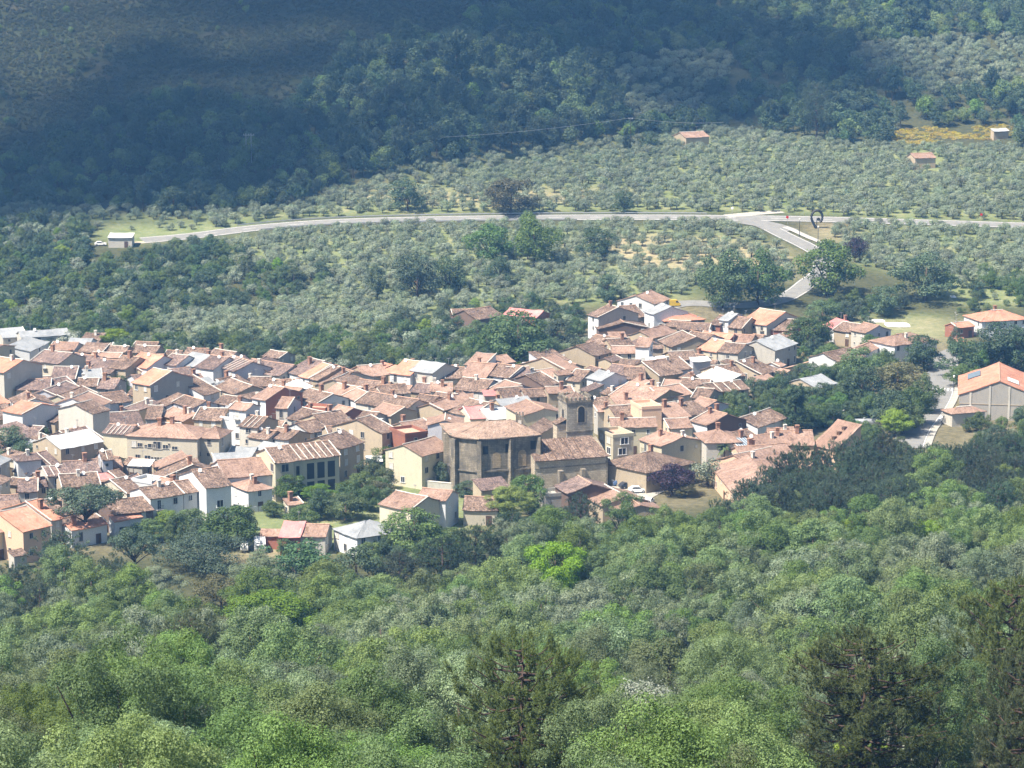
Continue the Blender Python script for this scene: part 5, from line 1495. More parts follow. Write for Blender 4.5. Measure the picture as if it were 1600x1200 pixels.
def power_pole():
    c = on_ground(985, 236); h = 52 / scale_at(c)
    t = thing('power_pole', 'slim power pole standing above the far olive grove', 'pole', c)
    MB().tube([(0, 0, -.5), (0, 0, h)], [.15, .1], 7).build('post', M_wood, t)
    MB().box(-.9, .9, -.08, .08, h - .5, h - .3).build('crossarm', M_metal, t)
    for k in (-.8, 0, .8): MB().tube([(k, 0, h - .3), (k, 0, h + .05)], [.07, .05], 6).build('insulator', M_white, t)
    for lab, end in (('thin overhead wire running left from the power pole', on_ground(690, 262) + Vector((0, 0, 12))), ('thin overhead wire running right from the power pole', on_ground(1130, 225) + Vector((0, 0, 9)))):
        a = c + Vector((0, 0, h)); pts = []
        for i in range(13):
            f = i / 12; p = a.lerp(end, f); p.z -= 4.0 * f * (1 - f); pts.append(p - a)
        o = MB().tube(pts, [.05] * 13, 4).build('power_wire', M_metal, loc=a)
        tag(o, lab, 'wire')
power_pole()
# bare dead pine in the shaded wood
def dead_tree(label, px, py, hpx):
    c = on_ground(px, py); h = hpx / scale_at(c)
    t = thing('dead_tree', label, 'tree', c)
    r = np.random.default_rng(int(px))
    MB().tube([(0, 0, -.5), (.1, 0, h * .5), (0, .1, h)], [.22, .15, .04], 6).build('trunk', M_concrete, t)
    mb = MB()
    for k in range(16):
        z = h * (.35 + .04 * k); a = k * 2.4; L_ = h * .2 * (1.1 - z / h) + .5
        mb.tube([(0, 0, z), (math.cos(a) * L_, math.sin(a) * L_, z + L_ * .25)], [.07, .02], 4)
    mb.build('branches', M_concrete, t)
dead_tree('bare whitish dead pine high in the shaded wood', 713, 118, 72)
dead_tree('bare grey dead tree beside the road bend cypress', 1492, 545, 62)

# ================================================================== SMALL BUILDINGS SQUEEZED BETWEEN THE HOUSES
def infill():
    FA = [list(q) for q in HOUSE_AT]
    def corners(x, y, ux, uy, w, d, sh=0.0):
        return [(x + ux * a - uy * b, y + uy * a + ux * b) for a, b in ((sh, sh), (w - sh, sh), (w - sh, d - sh), (sh, d - sh), (w / 2, d / 2), (w / 2, sh), (w / 2, d - sh), (sh, d / 2), (w - sh, d / 2))]
    def hit(pts, m=0.0):
        A_ = np.array(FA)
        for (x, y) in pts:
            dx, dy = x - A_[:, 0], y - A_[:, 1]
            a = dx * A_[:, 2] + dy * A_[:, 3]; b = -dx * A_[:, 3] + dy * A_[:, 2]
            if np.any((a > -m) & (a < A_[:, 4] + m) & (b > -m) & (b < A_[:, 5] + m)): return True
        return False
    P_IN = [(-30, 560), (60, 545), (230, 566), (480, 586), (600, 592), (820, 590), (905, 560), (930, 505), (1000, 490), (1120, 505), (1240, 530), (1230, 575), (1190, 615), (1090, 640), (1075, 690), (1030, 700), (950, 690), (930, 650), (700, 668), (640, 735), (560, 735), (430, 758), (400, 770), (240, 800), (110, 850), (-30, 860)]
    r = random.Random(5)
    n = 0
    for k in range(5200):
        px, py = r.uniform(-20, 1240), r.uniform(548, 850)
        if not in_poly(np.array([px]), np.array([py]), P_IN)[0]: continue
        g = at_z(px, py, 0)
        big = r.random() < .5
        w, d = (r.uniform(5.5, 8.5), r.uniform(6.5, 9)) if big else (r.uniform(3.2, 5.5), r.uniform(4, 6.5))
        near = min(FA[:len(HOUSE_AT)], key=lambda q: (q[0] - g.x) ** 2 + (q[1] - g.y) ** 2)
        ang = math.atan2(near[3], near[2]) + r.choice([0, 0, math.pi / 2, -math.pi / 2]) * (r.random() < .4)
        if abs(ang) > 1.0: ang = math.atan2(near[3], near[2])
        ux, uy = math.cos(ang), math.sin(ang)
        pts = corners(g.x, g.y, ux, uy, w, d)
        if hit(pts, .15) or (abs(g.x - CHX - 6) < 24 and -8 < g.y - CHY < 26): continue
        # its roof may only rise in front of walls, so keep it low
        h = r.uniform(3.6, 5.4) if big else r.uniform(2.8, 4.0)
        e1 = proj((g.x, g.y, h)); e2 = proj((g.x + ux * w, g.y + uy * w, h))
        if e1[0] > e2[0]: continue
        wall = r.choice(['t', 't', 'cw', 'c', 'g', 'w', 'lv']); roof = r.choice(['m', 'm', 'm', 'd', 'd', 'p', 's'] if px < 450 else ['m', 'm', 'm', 'p', 'p', 'o', 'd'])
        kd = r.choice('ggs')
        zone = 'among the left rooftops' if px < 300 else 'among the centre-left rooftops' if px < 640 else 'among the rooftops behind the church' if px < 930 else 'among the right rooftops'
        size = 'small' if not big else 'low'
        wn_, rn_ = W[wall][0], RF[roof][0]
        lab = f'{size} {wn_} house with {rn_} roof squeezed in {zone}'
        if len(lab.split()) > 16: lab = lab.replace('weathered brown tiled', 'brown tiled').replace('dark brown tiled', 'dark tiled')
        if len(lab.split()) > 16: lab = lab.replace(' squeezed in', '')
        house(kd, e1[0], e1[1], e2[0], e2[1], 10, h, wall, roof, '', label=lab, d=d, sl=.32 if kd == 'g' else .22, ch=.35, win=.5, group='infill houses: ' + lab)
        FA.append(list(HOUSE_AT[-1])); n += 1
    print('INFILL', n)
_c = at_z(790, 765, 0); CHX, CHY = _c.x, _c.y
infill()

# ================================================================== TREES
def np_mesh(name, V, Q, mat, k=4):
    me = bpy.data.meshes.new(name)
    nV, nF = len(V), len(Q)
    me.vertices.add(nV); me.vertices.foreach_set('co', np.asarray(V, np.float32).ravel())
    me.loops.add(nF * k); me.loops.foreach_set('vertex_index', np.asarray(Q, np.int32).ravel())
    me.polygons.add(nF)
    me.polygons.foreach_set('loop_start', np.arange(0, nF * k, k, dtype=np.int32))
    me.polygons.foreach_set('loop_total', np.full(nF, k, np.int32))
    me.materials.append(mat)
    me.update(calc_edges=True)
    return me
def leaf_quads(P, N, size, r, aspect=0.55):
    n = len(P)
    N = N / (np.linalg.norm(N, axis=1)[:, None] + 1e-9)
    A = r.normal(size=(n, 3)); A -= (A * N).sum(1)[:, None] * N
    A /= np.linalg.norm(A, axis=1)[:, None] + 1e-9
    B = np.cross(N, A)
    s_ = (size * r.uniform(0.6, 1.25, n))[:, None]
    V = np.stack([P - A * s_ * 0.5, P - B * s_ * aspect * 0.5 + N * s_ * 0.08, P + A * s_ * 0.5, P + B * s_ * aspect * 0.5 + N * s_ * 0.08], 1).reshape(-1, 3)
    return V, np.arange(4 * n).reshape(n, 4)
def make_lobes(r, K, R, z0, z1, lr, flat=1.0, power=0.5):
    """clumps spread unevenly over and inside an egg that leans and bulges"""
    L = []
    zc, zh = (z0 + z1) / 2, (z1 - z0) / 2
    ph = r.uniform(0, 6.28, 3); am = r.uniform(.08, .25, 3)
    for k in range(K):
        for _ in range(30):
            a = r.uniform(0, 2 * math.pi); u = r.uniform(-0.9, 1)
            bulge = 1 + am[0] * math.sin(2 * a + ph[0]) + am[1] * math.sin(3 * a + ph[1] + 2 * u) + am[2] * math.sin(5 * u + ph[2])
            q = math.sqrt(max(0.02, 1 - u * u)) * r.uniform(0.4, 1.08) * bulge
            c = np.array((R * q * math.cos(a), R * q * math.sin(a), zc + zh * (0.85 * u + 0.1 * math.sin(2 * a + ph[1]))))
            if all(np.linalg.norm((c - l[0])) > 0.6 * (l[1]) for l in L): break
        L.append((c, lr * r.uniform(0.6, 1.35)))
    return L
def lobe_crown(name, r, lobes, n, size, mat, squash=0.8, gap=0.25, up=0.35, aspect=0.55):
    w_ = np.array([l[1] ** 2 for l in lobes]); w_ /= w_.sum()
    P, N = [], []
    for (c, lr), wk in zip(lobes, w_):
        m = int(n * wk * 1.6) + 4
        d = r.normal(size=(m, 3)); d[:, 2] += 0.25 * np.abs(d[:, 2]); d /= np.linalg.norm(d, axis=1)[:, None]
        rad = lr * (1 - np.abs(r.normal(0, 0.22, m)) + 0.35 * (r.uniform(size=m) < .12)) * (1 + 0.18 * np.sin(d[:, 0] * 7 + c[0] * 3) * np.sin(d[:, 1] * 6 + c[1]) * np.cos(d[:, 2] * 6))
        p = c + d * rad[:, None] * np.array((1, 1, squash))
        keep = np.ones(m, bool)
        for (c2, l2) in lobes:
            if c2 is c: continue
            keep &= np.linalg.norm((p - c2) / np.array((1, 1, squash)), axis=1) > l2 * 0.62
        keep &= r.uniform(size=m) > (0.35 + gap) * (d[:, 2] < -0.15)
        P.append(p[keep]); N.append(d[keep])
    P = np.concatenate(P); N = np.concatenate(N)
    if len(P) > n:
        ix = r.permutation(len(P))[:n]; P, N = P[ix], N[ix]
    N = N * 0.9 + r.normal(0, 0.38, N.shape) + np.array((0, 0, up))
    V, Q = leaf_quads(P, N, size, r, aspect)
    return np_mesh(name, V, Q, mat)
def limb_trunk(name, r, H, rad, lobes, z0, mat, nl=5, lean=0.3):
    mb = MB()
    lx, ly = r.uniform(-lean, lean, 2)
    top = (lx, ly, H * 0.72)
    mb.tube([(0, 0, -1.2), (0, 0, 0.1), (lx * .4, ly * .4, z0), top], [rad * 1.5, rad * 1.1, rad * .8, rad * .3], 6)
    for (c, lr) in list(lobes)[:nl]:
        b = np.array((lx * .5, ly * .5, z0 + r.uniform(0, 0.25) * (H - z0)))
        mid = b * 0.45 + c * 0.55 + np.array((0, 0, 0.25))
        mb.tube([b, mid, c], [rad * .5, rad * .32, rad * .12], 5, cap=False)
    return mb.mesh(name, [mat], True)
PROTO = {}
def extent(me):
    co = np.empty(len(me.vertices) * 3, np.float32); me.vertices.foreach_get('co', co); co = co.reshape(-1, 3)
    q = lambda a, f: float(np.quantile(a, f))
    return q(co[:, 2], 0.995), 0.5 * (q(co[:, 0], .985) - q(co[:, 0], .015) + q(co[:, 1], .985) - q(co[:, 1], .015))
def broadleaf(key, seed, H, R, z0, K, lr, n, size, mat, barkm=None, squash=0.8, nl=6, trunk=0.22, gap=0.25, up=0.35, aspect=0.55):
    r = np.random.default_rng(seed)
    L = make_lobes(r, K, R - lr * 0.5, z0 + lr * 0.6, H - lr * 0.25, lr)
    cm = lobe_crown('crown', r, L, n, size, mat, squash, gap, up, aspect)
    tm = limb_trunk('trunk', r, H, trunk, L, max(0.8, z0 * 0.8), barkm or M_bark, nl)
    PROTO.setdefault(key, []).append((cm, tm, *extent(cm)))
def pine(key, seed, H, R, z0, K, lr, tufts, needles, ln, wd, mat, nl=10, flat=0.75, spire=0.0, clumps=120, cs=1.0):
    """tufts of upright needles carried on limbs that leave the trunk at many heights"""
    r = np.random.default_rng(seed)
    tr_r = 0.02 * H
    mb = MB()
    mb.tube([(0, 0, -1.5), (0, 0, 0.2), (0.15, 0.1, H * 0.45), (0.0, 0.2, H * 0.94)], [tr_r * 1.3, tr_r, tr_r * .7, tr_r * .12], 7)
    P, W_ = [], []
    for k in range(K):
        u = (k + r.uniform(0, 1)) / K
        z = z0 + (H - z0) * u * 0.92
        if spire: reach = R * (1 - u) ** 0.85 + 0.25
        else: reach = R * min(1.0, 0.55 + 1.1 * u) * math.sqrt(max(0.05, 1 - max(0, (u - 0.35) / 0.68) ** 2))
        reach *= r.uniform(0.7, 1.1)
        a = k * 2.399 + r.uniform(-.4, .4)
        tilt = r.uniform(0.10, 0.35) if not spire else r.uniform(-0.25, 0.05)
        p0 = np.array((0.08, 0.08, z - tilt * reach * 0.3)); p1 = np.array((math.cos(a) * reach, math.sin(a) * reach, z + tilt * reach))
        if k % max(1, K // nl) == 0 or k < nl:
            mb.tube([p0, p0 * .45 + p1 * .55 - np.array((0, 0, .12 * reach)), p1], [tr_r * .34, tr_r * .2, tr_r * .07], 5, cap=False)
        nc = max(2, int(clumps / K * (0.4 + reach / R)))
        t_ = np.clip(1 - np.abs(r.normal(0, 0.36, nc)), 0.2, 1.05)
        base = p0 + (p1 - p0) * t_[:, None] - np.stack([0 * t_, 0 * t_, 0.4 * reach * t_ * (1 - t_)], 1)
        sp = lr * (0.3 + 0.7 * t_)[:, None] * np.array((1, 1, flat * .5))
        cc_ = base + r.normal(0, 0.5, (nc, 3)) * sp
        m = max(3, int(tufts / clumps))
        q = np.repeat(cc_, m, 0) + r.normal(0, 1, (nc * m, 3)) * np.array((.20, .20, .26)) * cs
        P.append(q)
    P = np.concatenate(P)
    out = P - np.array((0, 0, H * 0.55)); out /= np.linalg.norm(out, axis=1)[:, None] + 1e-6
    D = out * 0.55 + np.array((0, 0, 0.7)) + r.normal(0, .3, P.shape)
    P = np.repeat(P, needles, 0); D = np.repeat(D, needles, 0)
    D = D / np.linalg.norm(D, axis=1)[:, None]
    dirs = D * 0.55 + r.normal(0, 0.55, D.shape); dirs /= np.linalg.norm(dirs, axis=1)[:, None]
    P = P + D * (r.uniform(-0.8, 0.7, len(P)) * ln)[:, None]
    side = np.cross(dirs, out.repeat(needles, 0) + r.normal(0, .5, dirs.shape)); side /= np.linalg.norm(side, axis=1)[:, None] + 1e-9
    l_ = (ln * r.uniform(0.7, 1.2, len(P)))[:, None]
    V = np.stack([P - side * wd, P + side * wd, P + dirs * l_], 1).reshape(-1, 3)
    cm = np_mesh('crown', V, np.arange(len(V)).reshape(-1, 3), mat, 3)
    tm = mb.mesh('trunk', [M_pinebark], True)
    PROTO.setdefault(key, []).append((cm, tm, *extent(cm)))

for sd in (11, 12, 13, 14):
    broadleaf('oak_near', sd, 10.5, 4.3, 1.0, 80, 0.80, 48000, 0.135, L_oak, trunk=0.24)
for sd in (21, 22, 23, 24):
    broadleaf('oak_mid', sd, 10.0, 4.2, 1.0, 66, 0.82, 19000, 0.21, L_oak)
for sd in (31, 32, 33):
    broadleaf('grey_near', sd, 9.5, 4.1, 0.8, 76, 0.78, 46000, 0.13, L_grey)
    broadleaf('grey_mid', sd + 40, 9.5, 4.1, 0.8, 60, 0.80, 18000, 0.20, L_grey)
for sd in (41, 42):
    broadleaf('lime', sd, 10, 4.6, 0.8, 75, 0.9, 18000, 0.28, L_lime)
    broadleaf('pale', sd + 50, 8.0, 3.6, 1.6, 20, 1.5, 8000, 0.30, L_blossom, gap=0.4)
for sd in (51, 52, 53):
    pine('pine_near', sd, 14, 5.4, 3.0, 80, 1.7, 4200, 34, 0.26, 0.018, L_pine, 50, clumps=330, cs=1.0)
    pine('pine_mid', sd + 3, 12, 4.4, 1.5, 50, 1.5, 1500, 22, 0.32, 0.036, L_pine2, 18, clumps=190, cs=1.15)
for sd in (61, 62, 63):
    broadleaf('ever', sd, 8.0, 4.2, 0.0, 48, 0.95, 7000, 0.34, L_ever)
    broadleaf('garden', sd + 5, 7.5, 3.8, 0.0, 48, 0.95, 7000, 0.34, L_garden)
    broadleaf('russet', sd + 9, 8, 4.2, 0.0, 48, 0.95, 7000, 0.34, L_russet)
    broadleaf('olive', sd + 13, 4.0, 2.5, 0.6, 15, 0.9, 1300, 0.36, L_olive, trunk=0.22, nl=5)
    broadleaf('bush', sd + 17, 2.4, 1.7, 0.0, 11, 0.75, 650, 0.36, L_garden, nl=3, trunk=0.06)
    broadleaf('far_oak', sd + 21, 10, 4.4, 1.0, 16, 1.8, 1500, 0.75, L_ever)
    broadleaf('far_green', sd + 25, 9, 4.4, 1.0, 16, 1.8, 1500, 0.75, L_oak)
    pine('far_pine', sd + 29, 14, 3.6, 5.0, 24, 1.6, 240, 11, 0.95, 0.16, L_pine2, 8)
    broadleaf('shrub', sd + 33, 1.2, 1.3, -0.1, 8, 0.55, 150, 0.50, L_shrub, nl=2, trunk=0.04)
    broadleaf('flower', sd + 37, 0.7, 1.2, -0.1, 8, 0.45, 160, 0.34, L_flower, nl=1, trunk=0.03)
broadleaf('blossom', 81, 7, 3.4, 0.8, 20, 1.3, 3200, 0.45, L_blossom)
broadleaf('purple', 82, 7, 4.0, 0.5, 22, 1.5, 4200, 0.42, L_purple)
broadleaf('purple', 83, 7, 3.6, 0.5, 20, 1.4, 3600, 0.42, L_purple)
broadleaf('umbrella', 84, 12, 6.0, 5.5, 30, 1.6, 9000, 0.40, L_pine2, M_pinebark, 0.6, 16, 0.35, 0.4)
broadleaf('dome', 85, 8, 9.0, 0.5, 60, 1.9, 15000, 0.40, L_pine2, M_pinebark, 0.7, 16, 0.35, 0.3)
pine('conifer', 86, 12, 3.4, 0.6, 50, 1.0, 900, 12, 0.6, 0.08, L_pine2, 10, spire=1.0)
pine('cypress', 87, 10, 1.4, 0.4, 40, 0.7, 500, 12, 0.6, 0.09, L_pine2, 4, spire=1.0)
def palm_proto():
    r = np.random.default_rng(5)
    H = 6.5
    V, Q = [], []
    for k in range(46):
        a = k * 2.399; el = math.radians(r.uniform(-35, 78))
        L_ = r.uniform(2.0, 2.6)
        d = np.array((math.cos(a) * math.cos(el), math.sin(a) * math.cos(el), math.sin(el)))
        side = np.array((-math.sin(a), math.cos(a), 0))
        p = np.array((0, 0, H)); n = 6
        prev = None
        for i in range(n + 1):
            t = i / n
            q = p + d * L_ * t + np.array((0, 0, -1.0 * t * t))
            w_ = 0.34 * math.sin(math.pi * (0.12 + 0.86 * t))
            cur = (q - side * w_ - np.array((0, 0, w_ * .5)), q, q + side * w_ - np.array((0, 0, w_ * .5)))
            if prev is not None:
                b = len(V); V += [prev[0], prev[1], prev[2], cur[0], cur[1], cur[2]]
                Q += [(b, b + 1, b + 4, b + 3), (b + 1, b + 2, b + 5, b + 4)]
            prev = cur
    cm = np_mesh('crown', np.array(V), np.array(Q), L_garden)
    tm = MB().tube([(0, 0, -0.8), (0, 0, 0.2), (0.05, 0, 3), (0, 0, H)], [0.5, 0.42, 0.33, 0.4], 8).mesh('trunk', [M_palmbark], True)
    PROTO['palm'] = [(cm, tm, H + 2.0, 5.0)]
palm_proto()

NAME = dict(oak_near='oak_tree', oak_mid='oak_tree', grey_near='grey_oak', grey_mid='grey_oak', lime='chestnut_tree', pale='pale_oak', pine_near='pine_tree', pine_mid='pine_tree', ever='evergreen_oak', garden='garden_tree', russet='russet_oak', olive='olive_tree', bush='garden_bush', blossom='blossom_tree', purple='plum_tree', umbrella='umbrella_pine', dome='stone_pine', conifer='conifer_tree', cypress='cypress_tree', far_oak='evergreen_oak', far_green='oak_tree', far_pine='pine_tree', palm='palm_tree', shrub='heath_shrub', flower='flowering_bush')
def plant(kind, loc, sxy, sz, label, group=None, rz=None, var=None):
    ps = PROTO[kind]
    cm, tm, H, Wd = ps[random.randrange(len(ps)) if var is None else var % len(ps)]
    t = thing(NAME[kind], label, 'bush' if kind in ('bush', 'shrub', 'flower') else 'palm' if kind == 'palm' else 'tree', loc, rz if rz is not None else random.uniform(0, 6.28), group)
    t.scale = (sxy, sxy, sz)
    obj('crown', cm, t); obj('trunk', tm, t)
    return t
TAKEN = []
SEEN = []
def T(kind, px, py_top, wpx, hpx, label, group=None, var=None):
    """a tree whose foot stands on the ground where the photo shows it"""
    b = on_ground(px, py_top + hpx)
    s_ = scale_at(b)
    ps = PROTO[kind]
    v = random.randrange(len(ps)) if var is None else var
    _, _, H, Wd = ps[v % len(ps)]
    TAKEN.append((b.x, b.y, 0.40 * wpx / s_))
    if py_top + hpx > 880: SEEN.append((px, 0.5 * wpx, b.y, py_top + 0.62 * hpx if kind != 'pine_near' else min(1230, py_top + 0.8 * hpx), py_top))
    return plant(kind, b, wpx / s_ / Wd, hpx / s_ / 0.97 / H, label, group, var=v)

